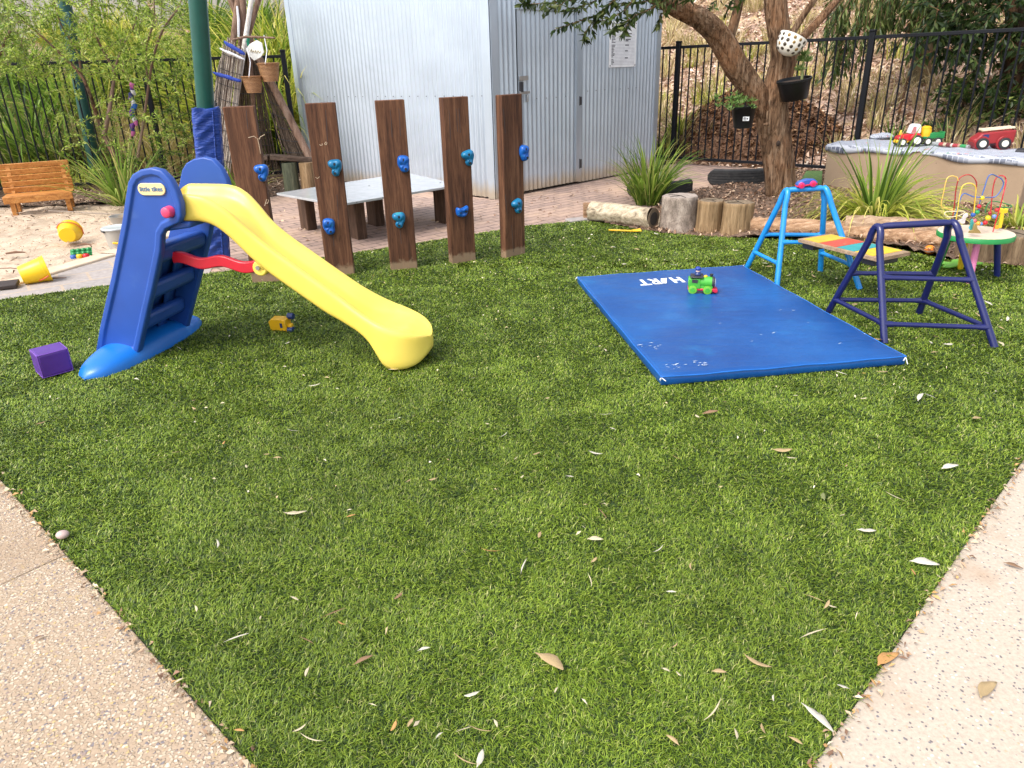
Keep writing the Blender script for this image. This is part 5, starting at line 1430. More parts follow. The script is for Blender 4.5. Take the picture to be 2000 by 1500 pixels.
MB().ell(AT(1520, 280, TY-.15), (.022, .02, .03)).build('knot', plain('knot_dark', (.03, .018, .012), .95), tree); MB().ell(AT(1497, 243, TY-.16), (.03, .025, .02)).build('knot', m_bark, tree)
# foliage: twigs and leaves
LEAFD = [(.030, .056, .012), (.050, .085, .018), (.080, .12, .026), (.018, .036, .009), (.13, .16, .045)]
def foliage(name, twigs, parent, per, ln, wd, pal, seed, droop=.5, spread=.07, tw=.006, mtw=None):
    r = np.random.default_rng(seed); C_, D_ = [], []; tb = MB()
    for tws in twigs:
        pts = [Vector(p) for p in tws]
        tb.tube(pts, [tw*(1-.7*i/(len(pts)-1)) for i in range(len(pts))], 5)
        tot = sum((b_-a_).length for a_, b_ in zip(pts[:-1], pts[1:])); n = max(3, int(per*tot))
        for k in range(n):
            t = (k+r.random())/n*(len(pts)-1); i = min(int(t), len(pts)-2); q = pts[i].lerp(pts[i+1], t-i); d = (pts[i+1]-pts[i]).normalized()
            dv = np.array(d)*.7+r.normal(0, .6, 3)+np.array([0, 0, -droop]); dv /= np.linalg.norm(dv)
            C_.append(np.array(q)+dv*spread*r.uniform(.3, 1.2)); D_.append(dv)
    n = len(C_); V, F, C = leaves(np.array(C_), np.array(D_), ln*r.uniform(.6, 1.2, n), wd*r.uniform(.7, 1.2, n), np.array(pal)[r.integers(0, len(pal), n)]*r.uniform(.75, 1.25, (n, 1)), .22, r)
    tb.build('twigs', mtw or m_bark, parent)
    return np_mesh(name, V, [F], C, m_leaf, parent, smooth=False)
tw = []
for l in ([(1230, -40), (1150, -5), (1085, 5), (1035, 8), (1018, 6)], [(1240, -30), (1185, 15), (1160, 40), (1140, 68), (1142, 80)], [(1200, 0), (1165, 30), (1120, 45), (1082, 58)], [(1180, 20), (1155, 55), (1160, 70)], [(1260, -30), (1220, 20), (1190, 38), (1165, 42)], [(1300, 0), (1265, 20), (1225, 40), (1205, 52), (1190, 60)], [(1290, 10), (1240, 30), (1225, 50), (1215, 66)], [(1130, -20), (1095, 10), (1060, 26)], [(1210, -30), (1165, 0), (1130, 15), (1100, 20)], [(1350, -20), (1300, -5), (1250, 5), (1200, 8)], [(1430, -30), (1400, 0), (1385, 22)], [(1440, -30), (1430, 0), (1415, 30)], [(1380, -30), (1350, -5), (1320, 8)], [(1460, -30), (1450, -5), (1440, 15)], [(1180, -40), (1120, -20), (1050, -15), (1025, -10)], [(1330, -10), (1290, 30), (1285, 50)]):
    Y0 = 7.25 if l[-1][0] < 1300 else 7.7
    tw.append([AT(x, y, Y0+.25*math.sin(x*.05)) for x, y in l])
cr = foliage('foliage', tw, tree, 58, .105, .036, LEAFD, 81, .35, .05)
rr = random.Random(12); tw = []
for k in range(55):     # unseen crown leaves above the picture, added to shade the right side
    a = rr.uniform(0, 6.28); q = math.sqrt(rr.random())*1.9; z = rr.uniform(2.75, 4.4)
    p = Vector((2.7+q*math.cos(a), 7.7+q*math.sin(a)*.9, z)); d = Vector((rr.gauss(0, .3), rr.gauss(0, .3), rr.uniform(-.35, .1)))
    tw.append([p, p+d*.6, p+d*1.1+Vector((0, 0, -.1))])
foliage('crown', tw, tree, 60, .085, .03, LEAFD, 82, .4, .06)

# pots hung on the tree
m_potb = plain('black_pot', (.005, .0055, .0065), .4, spec=.3, bmp=.2, bscale=30); m_soil = plain('potting_soil', (.05, .03, .02), .95)
def pot(name, label, px, Y, prof, m, tilt=(0, 0), n=32, sc=(1, .85)):
    c = AT(*px, Y); o = thing(name, label, 'plant pot', c)
    b = MB(); b.M = Matrix.Translation(c) @ Euler((tilt[0], tilt[1], 0)).to_matrix().to_4x4() @ Matrix.Diagonal((sc[0], sc[1], 1, 1))
    b.lathe(prof, n=n, cap=False); k = len(prof)
    b.add([(prof[0][0]*math.cos(2*math.pi*i/n), prof[0][0]*math.sin(2*math.pi*i/n), prof[0][1]) for i in range(n)], [tuple(range(n))])
    b.build('pot', m, o, smooth=50)
    return o, b.M
ZP = Y_ = TY-.28
bowl = [(.02, -.135), (.075, -.12), (.115, -.085), (.140, -.035), (.150, .03), (.152, .055), (.143, .055), (.140, .03), (.10, -.06), (.03, -.10)]
def dotmat():
    m, nt, p = _new('spotted_glaze'); p.inputs['Base Color'].default_value = (.78, .74, .66, 1); p.inputs['Roughness'].default_value = .25; return m
po, pm = pot('spotted_bowl', 'white ceramic bowl with dark spots hung high in the tree fork', (1545, 82), Y_, bowl, dotmat(), (R(-4), R(26)), sc=(.95, .9))
m_spot = plain('spot_glaze', (.05, .035, .02), .3); m_spot2 = plain('spot_glaze_ochre', (.28, .17, .05), .3)
def bowl_r(z):
    for (r0, z0), (r1, z1) in zip(bowl[:5], bowl[1:6]):
        if z <= z1: return r0+(r1-r0)*(z-z0)/(z1-z0), math.atan2(z1-z0, r1-r0)
    return .15, 1.5
rr = random.Random(6); k = 0
for row, z in enumerate((.022, -.022, -.064, -.10)):
    r_, sl = bowl_r(z); n_ = max(5, int(r_*2*math.pi/.066))
    for i in range(n_):
        a = 2*math.pi*(i+.5*(row % 2))/n_
        if math.sin(a) > .35: continue
        q = Vector((r_*math.cos(a), r_*math.sin(a), z)); t = Vector((-math.sin(a), math.cos(a), 0)); up = Vector((math.cos(a)*math.cos(sl), math.sin(a)*math.cos(sl), math.sin(sl))); nn = t.cross(up)
        b = MB(); rad = rr.uniform(.015, .019); ring = [q+nn*.0016+(t*math.cos(2*math.pi*j/12)+up*math.sin(2*math.pi*j/12))*rad for j in range(12)]
        b.M = pm; b.add(ring, [tuple(range(12))]); b.build('spot', m_spot if rr.random() < .75 else m_spot2, po, solid=.001); k += 1
MB().tube([AT(1527, 62, Y_+.1), AT(1526, 70, Y_+.02)], .006, 6).build('hook', m_dark, po)
prof = [(.125, -.150), (.132, -.146), (.168, .02), (.172, .035), (.178, .037), (.178, .055), (.168, .055), (.160, .03), (.02, .02)]
po, pm = pot('hanging_pot', 'large black pot tied to the trunk below the spotted bowl holding a tall succulent', (1551, 165), TY-.3, prof, m_potb, (R(4), R(-9)), sc=(.98, .9))
b = MB(); b.M = pm; b.lathe([(.16, .028), (.01, .035)], n=20); b.build('soil', m_soil, po)
r = np.random.default_rng(91); 
def succ(parent, centres, nm, n, ln, wd, pal, up=.3):
    CC, DD = [], []
    for c in centres:
        for i in range(n):
            a = i*2.4; e = r.uniform(-.1, 1.1); d = np.array([math.cos(a)*math.cos(e), math.sin(a)*math.cos(e), math.sin(e)+up]); d /= np.linalg.norm(d); CC.append(np.array(c)+d*ln*.5); DD.append(d)
    n_ = len(CC); V, F, C = leaves(np.array(CC), np.array(DD), np.full(n_, ln)*r.uniform(.8, 1.1, n_), np.full(n_, wd), np.array(pal)[r.integers(0, len(pal), n_)], .15, r)
    np_mesh(nm, V, [F], C, m_leaf, parent, smooth=False)
sp = thing('potted_succulent', 'rosette succulent growing in the large black pot on the trunk', 'plant', AT(1570, 150, TY-.3))
MB().tube([AT(1566, 155, TY-.3), AT(1568, 130, TY-.31), AT(1571, 112, TY-.32)], [.014, .012, .01], 8).build('stem', plain('succulent_stem', (.20, .22, .08), .7), sp)
succ(sp, [AT(1571, 110, TY-.32), AT(1566, 120, TY-.3), AT(1577, 121, TY-.33), AT(1562, 138, TY-.3)], 'rosette', 30, .085, .02, [(.14, .22, .06), (.22, .30, .10), (.09, .15, .04), (.28, .33, .13)])
prof = [(.085, -.125), (.094, -.122), (.122, .07), (.13, .075), (.132, .095), (.124, .095), (.116, .06), (.01, .05)]
po, pm = pot('hanging_pot', 'black pot with a white price label hung left of the trunk', (1452, 226), TY-.26, prof, m_potb, (0, R(-3)))
b = MB(); b.M = pm; b.lathe([(.115, .058), (.01, .065)], n=20); b.build('soil', m_soil, po)
lb = AT(1457, 232, TY-.26-.094); fm = frame4(lb, (1, .12, 0), (0, 0, 1)); b = MB(); b.M = fm; b.box((0, 0, 0), (.068, .042, .002)); lo = b.build('price_label', m_white, po)
b = MB(); b.M = fm
for x, w_ in ((-.025, .004), (-.018, .007), (-.008, .003), (-.002, .006)): b.box((x, .004, .0013), (w_, .024, .0006))
b.box((.015, .0, .0013), (.016, .016, .0006)); b.box((-.01, -.014, .0013), (.034, .004, .0006)); b.build('print', m_ink, lo)
sp = thing('potted_succulent', 'trailing green succulent spilling from the labelled black pot', 'plant', AT(1450, 212, TY-.26)); C_ = []
succ(sp, [AT(1420+rr.uniform(0, 52), 204+rr.uniform(-12, 12), TY-.26+rr.uniform(-.1, .08)) for _ in range(34)]+[AT(x, y, TY-.3) for x, y in ((1405, 200), (1398, 196), (1412, 206), (1402, 209), (1400, 190), (1445, 190), (1435, 184))], 'leaves', 9, .06, .013, [(.12, .24, .05), (.20, .34, .08), (.07, .15, .03), (.28, .38, .12)])

# ============================================================ trees beyond the right fence
m_gum = barkmat('smooth_bark', (.12, .095, .055), (.20, .16, .09), (.27, .22, .13), (2, 2, .8)); m_gumd = barkmat('dark_bark', (.02, .014, .01), (.05, .034, .022), (.09, .06, .04))
g = AT(1790, 300, 11.3)
gt = thing('gum_tree', 'smooth trunked gum tree with drooping leaves beyond the right fence', 'tree', (g.x, g.y, g.z))
limb([(1783, 330), (1790, 270), (1797, 180), (1805, 90), (1812, 0), (1816, -100), (1820, -260)], [.16, .15, .145, .14, .135, .12, .08], m_gum, gt, 'trunk', Y=11.3, seed=9, ridge=.01)
limb([(1803, 60), (1785, 40), (1765, 20), (1740, -10)], [.04, .03, .025, .02], m_gumd, gt, 'limb', Y=11.2, seed=10, n=12, ridge=.02)
limb([(1806, 60), (1770, 60), (1735, 45), (1700, 20)], [.03, .022, .02, .015], m_gumd, gt, 'limb', Y=11.1, seed=11, n=12, ridge=.02)
EUC = [(.045, .08, .018), (.075, .12, .025), (.13, .19, .045), (.025, .05, .012), (.22, .27, .08)]
def hang(x0, x1, y0, y1, n, Ys, seed, l=(.3, .7), slope=-.25):
    q = random.Random(seed); out = []
    for k in range(n):
        p = AT(q.uniform(x0, x1), q.uniform(y0, y1), q.uniform(*Ys)); ln = q.uniform(*l); s = Vector((q.gauss(slope, .3), q.gauss(0, .2), 0))
        out.append([p, p+Vector((s.x*ln*.5, s.y*ln*.5, -ln*.4)), p+Vector((s.x*ln*.8, s.y*ln*.8, -ln))])
    return out
foliage('foliage', hang(1630, 1730, -40, 40, 60, (10.2, 10.9), 1)+hang(1630, 1690, 60, 110, 20, (10.4, 10.8), 2, (.25, .5), -.5)+hang(1730, 1860, -60, 15, 70, (10.3, 11.2), 3), gt, 42, .16, .026, EUC, 83, 1.1, .07)
foliage('crown', hang(1640, 1990, -420, -60, 60, (10.3, 12.5), 4, (.4, .9)), gt, 36, .17, .03, EUC, 84, 1.1, .08)
g = AT(1985, 330, 9.6)
dt = thing('dark_tree', 'dense dark leaved tree filling the corner beyond the right fence', 'tree', (g.x, g.y, g.z))
limb([(1975, 370), (1978, 260), (1982, 150), (1990, 40), (1995, -60), (2000, -200)], [.17, .155, .15, .14, .12, .08], m_gumd, dt, 'trunk', Y=9.6, seed=12)
DARKL = [(.022, .045, .010), (.035, .070, .015), (.055, .10, .022), (.014, .028, .008), (.10, .14, .04)]
def cloud(px0, px1, py0, py1, n, Ys, seed, l=.35, bound=None):
    q = random.Random(seed); out = []
    while len(out) < n:
        x, y = q.uniform(px0, px1), q.uniform(py0, py1)
        if bound and not bound(x, y): continue
        p = AT(x, y, q.uniform(*Ys)); d = Vector((q.gauss(0, 1), q.gauss(0, 1), q.gauss(-.2, .8))).normalized()*l*q.uniform(.5, 1.2)
        out.append([p, p+d*.5, p+d+Vector((0, 0, -.05))])
    return out
foliage('foliage', cloud(1820, 2080, -60, 100, 175, (9.0, 10.3), 5, .45)+cloud(1870, 2080, 60, 190, 60, (9.0, 10.2), 6, .4, lambda x, y: x > 1850+.35*y), dt, 66, .145, .046, DARKL, 85, .7, .08)
foliage('crown', cloud(1800, 2300, -420, -60, 90, (8.6, 11), 7, .5), dt, 36, .14, .04, DARKL, 86, .7, .08)
g = AT(1900, 320, 9.8)
bs = thing('leafy_shrub', 'sunlit leafy shrub behind the fence above the toy fire truck', 'shrub', (g.x, g.y, g.z))
SHR = [(.09, .16, .03), (.15, .24, .05), (.05, .09, .02), (.28, .34, .09), (.02, .04, .01), (.03, .06, .015)]
foliage('foliage', cloud(1790, 1990, 150, 340, 250, (9.3, 10.6), 8, .35, lambda x, y: y > 320-1.9*(x-1780)**.98 if x < 1850 else y > 150+.3*abs(x-1900)), bs, 64, .12, .04, SHR, 87, .2, .07)
for i in range(5):
    limb([(1890+12*i, 345), (1885+16*i, 270), (1880+20*i, 200)], [.02, .015, .008], m_gumd, bs, 'stem', Y=9.9+.05*i, seed=30+i, n=8)
a, c = AT(1735, 285, 10.3), AT(1787, 102, 10.6)
o = thing('garden_stake', 'thin dark stake leaning beyond the fence beside the gum trunk', 'stake', a); MB().tube([a-Vector((0, 0, .3)), c], [.02, .016], 8).build('stick', m_gumd, o)
tuft('grass_tussock', 'dark grass tussock at the fence behind the toy tractor', 'grass', (AT(1745, 285, 9.6).x, 9.6, .25), 110, .6, .12, 1.0, .014, DKG+LOM[:2], 95)
# plant tag, turf offcut
g = G(1700, 418); o = thing('plant_label', 'white plastic plant label stuck beside the strappy plant', 'label', g); MB().bar(g+Vector((0, .05, .01)), AT(1697, 396, g.y+.05), .10, .004, up=(.2, -1, .3)).build('tag', m_white, o)
o = tag(MB().add([tuple(G(1553, 372, .03)), tuple(G(1604, 372, .03)), tuple(G(1606, 335, .06)), tuple(G(1575, 335, .06))], [(0, 1, 2, 3)]).build('turf_offcut', mat('offcut_green', [(.3, (.05, .11, .03)), (.7, (.10, .18, .05))], 60, rough=.95, bmp=.8, bscale=150), smooth=None, solid=.02), 'small green turf offcut on the mulch beside the rendered block', 'turf mat')
# ============================================================ shade pole and its padding
m_gpole = plain('green_pole_paint', (.006, .075, .055), .35); m_tpole = plain('teal_pole_paint', (.008, .062, .052), .45)
pb_, pt_ = G(425, 517), AT(386, 0, 5.62)
pdn = (pt_-pb_).normalized(); ptop = pb_+pdn*4.2
o = thing('shade_pole', 'leaning green steel shade pole standing inside blue padding', 'pole', pb_); MB().tube([pb_, ptop], [.066, .064], 28).build('tube', m_gpole, o, smooth=60)
def padmat():
    m, nt, p = _new('pad_vinyl'); v = coords(nt)
    L(nt, ramp(nt, noise(nt, v, 3, 4), [(.3, (.012, .045, .26)), (.7, (.02, .065, .34))]), p.inputs['Base Color']); p.inputs['Roughness'].default_value = .45
    w = noise(nt, coords(nt, (6, 6, 20), (R(28), 0, 0)), 1.5, 4, .5, 1.2)
    bump(nt, p, w, .9, .02); return m
m_pad = padmat()
pd_ = thing('pole_padding', 'square quilted blue padding wrapped around the green shade pole', 'padding', pb_)
b = MB(); rings = []; rr = random.Random(2); th = R(22); hx, hy = .098, .085
for i in range(61):
    z = .015+1.235*i/60; c = pb_+pdn*(z/pdn.z); ring = []
    for s in range(4):
        for k in range(10):
            t = -1+2*k/10
            x, y = [(t, -1), (1, t), (-t, 1), (-1, -t)][s]
            e = 1-.10*max(0, abs(t)-.75)/.25
            pk = .010*math.sin(z*62+abs(t-.35)*5.5*(1 if s == 0 else -1)+s*2)*(.4+.6*math.sin(z*7+s)**2)*(1-abs(t))**.5
            x2, y2 = x*hx*e, y*hy*e
            n = [(0, -1), (1, 0), (0, 1), (-1, 0)][s]
            x2 += n[0]*pk; y2 += n[1]*pk
            ring.append((c.x+x2*math.cos(th)-y2*math.sin(th), c.y+x2*math.sin(th)+y2*math.cos(th), z+(.008*math.sin(k*.7+s) if i == 60 else 0)))
    rings.append(ring)
b.loft(rings); b.build('cover', m_pad, pd_, smooth=55)
for q, nm in (((.45, -1.06), 'seam'), ((1.03, .0), 'seam')):
    pts = []
    for i in range(12):
        z = .02+1.22*i/11; c = pb_+pdn*(z/pdn.z); x2, y2 = q[0]*hx, q[1]*hy; pts.append((c.x+x2*math.cos(th)-y2*math.sin(th), c.y+x2*math.sin(th)+y2*math.cos(th), z))
    MB().tube(pts, .006, 6).build(nm, m_pad, pd_)
MB().tube([AT(421, 207, 5.58), AT(421, 200, 5.58)], .012, 8).build('buckle', m_dark, pd_)
a, c = AT(192, 360, 10.75), AT(136, 60, 10.75)
o = thing('shade_pole', 'far green shade pole behind the left fence half hidden by leaves', 'pole', a); d = (c-a).normalized(); MB().tube([a-d*.5, a+d*4.2], [.085, .085], 24).build('tube', m_tpole, o, smooth=60); bb = MB(); bb.bar(a+d*2.05, a+d*2.35, .17, .17); bb.build('sleeve', m_tpole, o, bevel=.01)

# ============================================================ slatted bench
m_benchw = woodmat('orange_pine', (.28, .10, .022), (.48, .20, .05), (.60, .30, .095), (.8, 10, 10), rot=(0, 0, -R(22)), rough=.5, bmp=.3)
f0, f1 = G(30, 418), G(137, 408); bx = (f1-f0).normalized(); by = Vector((-bx.y, bx.x, 0)); bw = (f1-f0).length
bn_ = thing('slatted_bench', 'small orange stained slatted timber bench on the sand by the fence', 'bench', (f0+f1)/2)
q = lambda u, v, z: f0+bx*u+by*v+Vector((0, 0, z))
for u in (.0, bw):
    MB().bar(q(u, .03, -.02), q(u, .02, .20), .055, .075, up=by).build('leg', m_benchw, bn_, bevel=.004)
    MB().bar(q(u, .27, -.02), q(u, .30, .26), .055, .075, up=by).build('leg', m_benchw, bn_, bevel=.004)
    MB().bar(q(u, .26, .20), q(u, .33, .55), .045, .05, up=by).build('back_post', m_benchw, bn_, bevel=.004)
s = MB()
for k in range(3): s.bar(q(-.08, .02+.095*k, .205), q(bw+.07, .02+.095*k, .205), .088, .022)
s.build('seat', m_benchw, bn_, bevel=.004)
MB().bar(q(-.08, -.028, .168), q(bw+.07, -.028, .168), .022, .082).build('apron', m_benchw, bn_, bevel=.004)
s = MB()
for k in range(5):
    z = .255+.070*k; v = .255+.070*k*.21; s.bar(q(-.10, v, z), q(bw+.07, v, z+.001), .022, .0655, up=(0, -.21, 1))
s.build('backrest', m_benchw, bn_, bevel=.004)

# ============================================================ sandpit toys
m_byel = mat('bucket_yellow', [(.3, (.74, .46, .008)), (.7, (.80, .52, .012))], 4, rough=.35, spec=.45); m_bred = plain('bucket_handle_red', (.62, .10, .04), .4)
def bucket(label, c, axis, r0, r1, ln, handle, m=m_byel, grp='yellow buckets in the sandpit'):
    axis = Vector(axis).normalized(); o = thing('toy_bucket', label, 'bucket', c, grp)
    x = axis.cross(Vector((0, 0, 1))).normalized(); y = axis.cross(x)
    fm = Matrix(((x.x, y.x, axis.x, c.x), (x.y, y.y, axis.y, c.y), (x.z, y.z, axis.z, c.z), (0, 0, 0, 1)))
    b = MB(); b.M = fm
    b.lathe([(.002, -ln/2), (r0-.004, -ln/2), (r0, -ln/2+.004), (r1*.97, ln/2-.03), (r1, ln/2-.028), (r1*1.02, ln/2-.004), (r1*1.07, ln/2-.002), (r1*1.07, ln/2+.004), (r1*.98, ln/2+.003), (r1*.93, ln/2-.03), (r0-.006, -ln/2+.008), (.002, -ln/2+.008)], n=40, cap=False)
    b.build('shell', m, o, smooth=45)
    if handle is not None:
        b = MB(); b.M = fm; pts = []
        for k in range(17):
            a = math.pi*k/16; rr_ = r1*1.10
            pts.append((rr_*math.cos(a)*math.cos(handle[1])-0, rr_*math.cos(a)*math.sin(handle[1]), 0)); 
            dx, dy = -math.sin(handle[1]), math.cos(handle[1]); s_ = math.sin(a)*rr_*1.05
            pts[-1] = (pts[-1][0]+dx*s_*math.cos(handle[0]), pts[-1][1]+dy*s_*math.cos(handle[0]), ln/2-.012+s_*math.sin(handle[0]))
        b.tube(pts, .005, 8); b.build('handle', m_bred, o, smooth=70)
    return o
g = G(140, 474); bucket('tipped yellow bucket near the bench with its base towards the slide', g+Vector((-.04, .06, .085)), (-.32, .93, .06), .075, .105, .17, (-.5, R(200)))
g = G(62, 553); bucket('yellow bucket on its side at the sandpit kerb with a red handle', g+Vector((.03, .02, .085)), (.80, .56, .14), .073, .10, .185, (-1.1, R(20)))
m_dirty = mat('dirty_white_plastic', [(.3, (.30, .28, .24)), (.7, (.42, .39, .35))], 4, rough=.6, speck=(5, .60, .66, (.38, .29, .19))); m_lid = plain('clear_grey_lid', (.50, .53, .54), .25)
g = G(232, 490); c = g+Vector((-.03, .1, .10)); o = thing('paint_pail', 'dirty white pail with a grey lid half hidden by the slide', 'pail', g)
b = MB(); b.lathe([(.085, -.10), (.092, -.095), (.115, .09), (.122, .092), (.122, .10)], c, 36); b.build('shell', m_dirty, o, smooth=45)
b = MB(); b.lathe([(.126, .09), (.128, .10), (.122, .108), (.11, .104), (.02, .106)], c, 36); b.build('lid', m_lid, o, smooth=45)
b = MB(); b.tube([c+Vector((-.125, -.03, .085)), c+Vector((-.10, -.075, .08)), c+Vector((-.06, -.11, .078))], .007, 8); b.build('handle', m_dark, o)
b = MB(); b.bar(c+Vector((.0, -.115, -.02)), c+Vector((.10, -.10, -.035)), .016, .018); o = thing('toy_rake', 'yellow toy handle leaning against the dirty white pail', 'toy', c+Vector((.05, -.11, -.03))); b.build('handle', m_toyy, o, bevel=.004)
g = G(238, 448); c = g+Vector((-.02, .1, .065)); o = thing('open_pail', 'open white pail behind the lidded pail, mostly hidden by the slide', 'pail', g)
b = MB(); b.lathe([(.09, -.065), (.125, .06), (.13, .066), (.122, .066), (.085, -.05), (.01, -.05)], c, 36); b.build('shell', m_dirty, o, smooth=45)
g = G(158, 505); o = thing('sand_mould', 'green and red egg tray sand mould lying in the sandpit', 'toy', g)
b = MB().at((g.x, g.y+.03, .05), rz=R(24), rx=R(35)); b.box((0, 0, 0), (.17, .085, .012))
for i in range(4):
    for j in range(2): b.ell((-.06+.04*i, -.02+.04*j, .008), (.019, .019, .018), 12, 8)
b.build('tray', m_tgr, o, smooth=50)
for k, (dx, cc) in enumerate(((-.045, m_toyb), (.0, m_toyy), (.05, m_tred))):
    b = MB().at((g.x+dx, g.y-.012+dx*.3, .02)); b.lathe([(.026, -.01), (.028, .012), (.02, .022), (.004, .024)], n=14); b.build('cup', cc, o, smooth=50)
g = G(2, 567); o = thing('dark_crate_lid', 'dark flat lid lying on the kerb at the frame edge', 'lid', g); b = MB().at((g.x, g.y+.04, .03), rz=R(20), rx=R(8)); b.box((0, 0, 0), (.20, .12, .03)); b.build('lid', plain('lid_brown', (.035, .022, .018), .6), o, bevel=.006)
pts = [G(x, y, .012) for x, y in ((95, 412), (130, 413), (170, 416), (215, 418), (262, 420))]
tag(MB().tube(pts, .007, 8).build('garden_hose', plain('hose_grey', (.26, .21, .17), .7), loc=pts[2]), 'thin grey hose lying across the sand in front of the bench', 'hose')
for i, (x, y, l, rz, w_) in enumerate(((30, 494, .16, .2, .02), (165, 478, .14, -.1, .018), (20, 525, .22, -.2, .008), (105, 545, .18, .3, .01), (222, 482, .15, -.5, .01))):
    g = G(x, y, .012); d = Vector((math.cos(rz), math.sin(rz), 0)); tag(MB().tube([g-d*l/2, g+Vector((0, .008, .006)), g+d*l/2], [w_*.4, w_*.6, w_*.3], 7).build('bark_strip', m_chipb if False else plain('bark_strip_brown', (.17, .09, .055), .9), loc=g), ['curled bark strip near the frame edge of the sandpit', 'dark bark strip in front of the tipped bucket', 'thin dark twig left of the kerb bucket', 'thin twig beside the kerb bucket handle', 'twig at the foot of the lidded pail'][i], 'bark')

# ============================================================ plastic topped table
m_top = plain('frosted_plastic', (.40, .41, .42), .10, spec=.6, speck=(30, .72, .76, (.45, .42, .38))); m_leg = m_legwood
zt = .40
q0, q1, q2, q3 = G(540, 377, zt), G(662, 398.5, zt), G(896, 360.5, zt), G(795, 337, zt)
tb = thing('low_table', 'low table with a frosted white top on thick timber legs', 'table', (q0+q2)/2*1)
tb.location.z = 0
b = MB(); b.prism([(p.x, p.y) for p in (q0, q1, q2, q3)], 2, zt-.022, zt); b.build('top', m_top, tb, bevel=.003)
tx = ((q1-q0)+(q2-q3)).normalized(); ty = ((q3-q0)+(q2-q1)).normalized()
for (x, y) in ((600, 449), (697, 467), (733, 441), (866, 436)):
    g = G(x, y); b = MB(); b.at((g.x, g.y+.08, (zt-.022)/2-.01), rz=math.atan2(tx.y, tx.x)); b.box((0, 0, 0), (.19, .10, zt-.004)); b.build('leg', m_leg, tb, bevel=.005)
for (x, y) in ((697, 395), (721, 363), (860, 357)):
    g = G(x, y, zt); b = MB(); b.cyl(g, g+Vector((0, 0, .003)), .009, n=10); b.build('bolt', m_dark, tb)

# ============================================================ teepee, baskets, plank seat
m_pole = woodmat('pole_brown', (.10, .055, .035), (.22, .135, .095), (.34, .24, .18), (8, 8, .8)); m_polew = woodmat('pole_white', (.36, .32, .28), (.66, .62, .57), (.75, .72, .68), (6, 6, 1))
m_brush = woodmat('brushwood', (.13, .10, .08), (.36, .295, .24), (.52, .45, .38), (16, 16, .5), bmp=.9); m_brushd = woodmat('dark_brushwood', (.035, .024, .017), (.10, .07, .048), (.18, .125, .085), (14, 14, .6), bmp=.9)
TPY = 9.62; ap = AT(480, 74, TPY)
tpee = thing('teepee', 'brushwood clad teepee of tied poles beside the shed', 'teepee', (ap.x, ap.y, 0))
for top, foot, r_, m in (((443, -20), (432, 360), .0, None),):
    pass
def tpole(p, q, r_, m, Y0=TPY, Y1=TPY): MB().tube([AT(*p, Y0), AT((p[0]+q[0])/2, (p[1]+q[1])/2, (Y0+Y1)/2), AT(*q, Y1)], [r_*.9, r_, r_*1.05], 14, wob=.04).build('pole', m, tpee, smooth=60)
tpole((438, -30), (485, 80), .042, m_pole, TPY, TPY+.05); tpole((466, -10), (425, 345), .040, m_pole, TPY, TPY-.45); tpole((472, -40), (476, 100), .045, m_pole); tpole((496, -30), (440, 330), .032, m_polew, TPY-.05, TPY-.35)
tpole((512, -25), (470, 120), .034, m_pole, TPY+.06, TPY+.1); tpole((478, 60), (612, 322), .050, m_pole, TPY+.02, TPY-.1); tpole((485, 70), (505, 330), .035, m_pole, TPY+.1, TPY+.7); tpole((470, 80), (455, 330), .035, m_pole, TPY+.1, TPY+.8)
def cladding(nm, poly, Ys, m, rows=14, seed=1, stick=.011):
    """brushwood panel: sticks side by side between the two edges of a quad (top-left, top-right, bottom-right, bottom-left)"""
    a, b_, c, d = [AT(*p, Y) for p, Y in zip(poly, Ys)]; rr = random.Random(seed); mb = MB()
    n = int(((c-d).length+(b_-a).length)/2/(stick*1.35))
    for i in range(n):
        t = (i+.5)/n; p = a.lerp(b_, t); q = d.lerp(c, t); off = Vector((0, rr.uniform(-.02, .02), 0))
        p += (q-p)*rr.uniform(-.02, .05); mb.tube([p+off, p.lerp(q, .5)+off+Vector((rr.uniform(-.012, .012), rr.uniform(-.02, .01), 0)), q+off+(p-q)*rr.uniform(-.02, .03)], stick*rr.uniform(.5, .9), 5)
    o = mb.build(nm, m, tpee, smooth=60)
    w = MB()
    for k in range(1, 9):
        p, q = a.lerp(d, k/9), b_.lerp(c, k/9); w.tube([p+Vector((0, -.03, 0)), p.lerp(q, .5)+Vector((0, -.035, -.008)), q+Vector((0, -.03, 0))], .004, 5)
    w.build('wire_ties', m_dark, o)
    return o
cladding('cladding', [(437, 76), (479, 88), (449, 345), (409, 330)], [TPY-.16, TPY-.16, TPY-.62, TPY-.66], m_brush, seed=1, stick=.013)
cladding('cladding', [(424, 140), (438, 90), (430, 345), (404, 330)], [TPY-.3, TPY-.14, TPY-.6, TPY-.66], m_brush, seed=2, stick=.013)
cladding('cladding', [(488, 88), (516, 118), (602, 320), (560, 320)], [TPY, TPY, TPY-.12, TPY-.12], m_brushd, seed=3)
cladding('cladding', [(470, 100), (500, 100), (545, 330), (450, 330)], [TPY+.2, TPY+.2, TPY+.7, TPY+.7], m_brushd, seed=4, stick=.02)
m_blue = plain('blue_rag', (.02, .055, .36), .7, bmp=.4, bscale=30); m_wrag = plain('white_rag', (.72, .72, .76), .7)
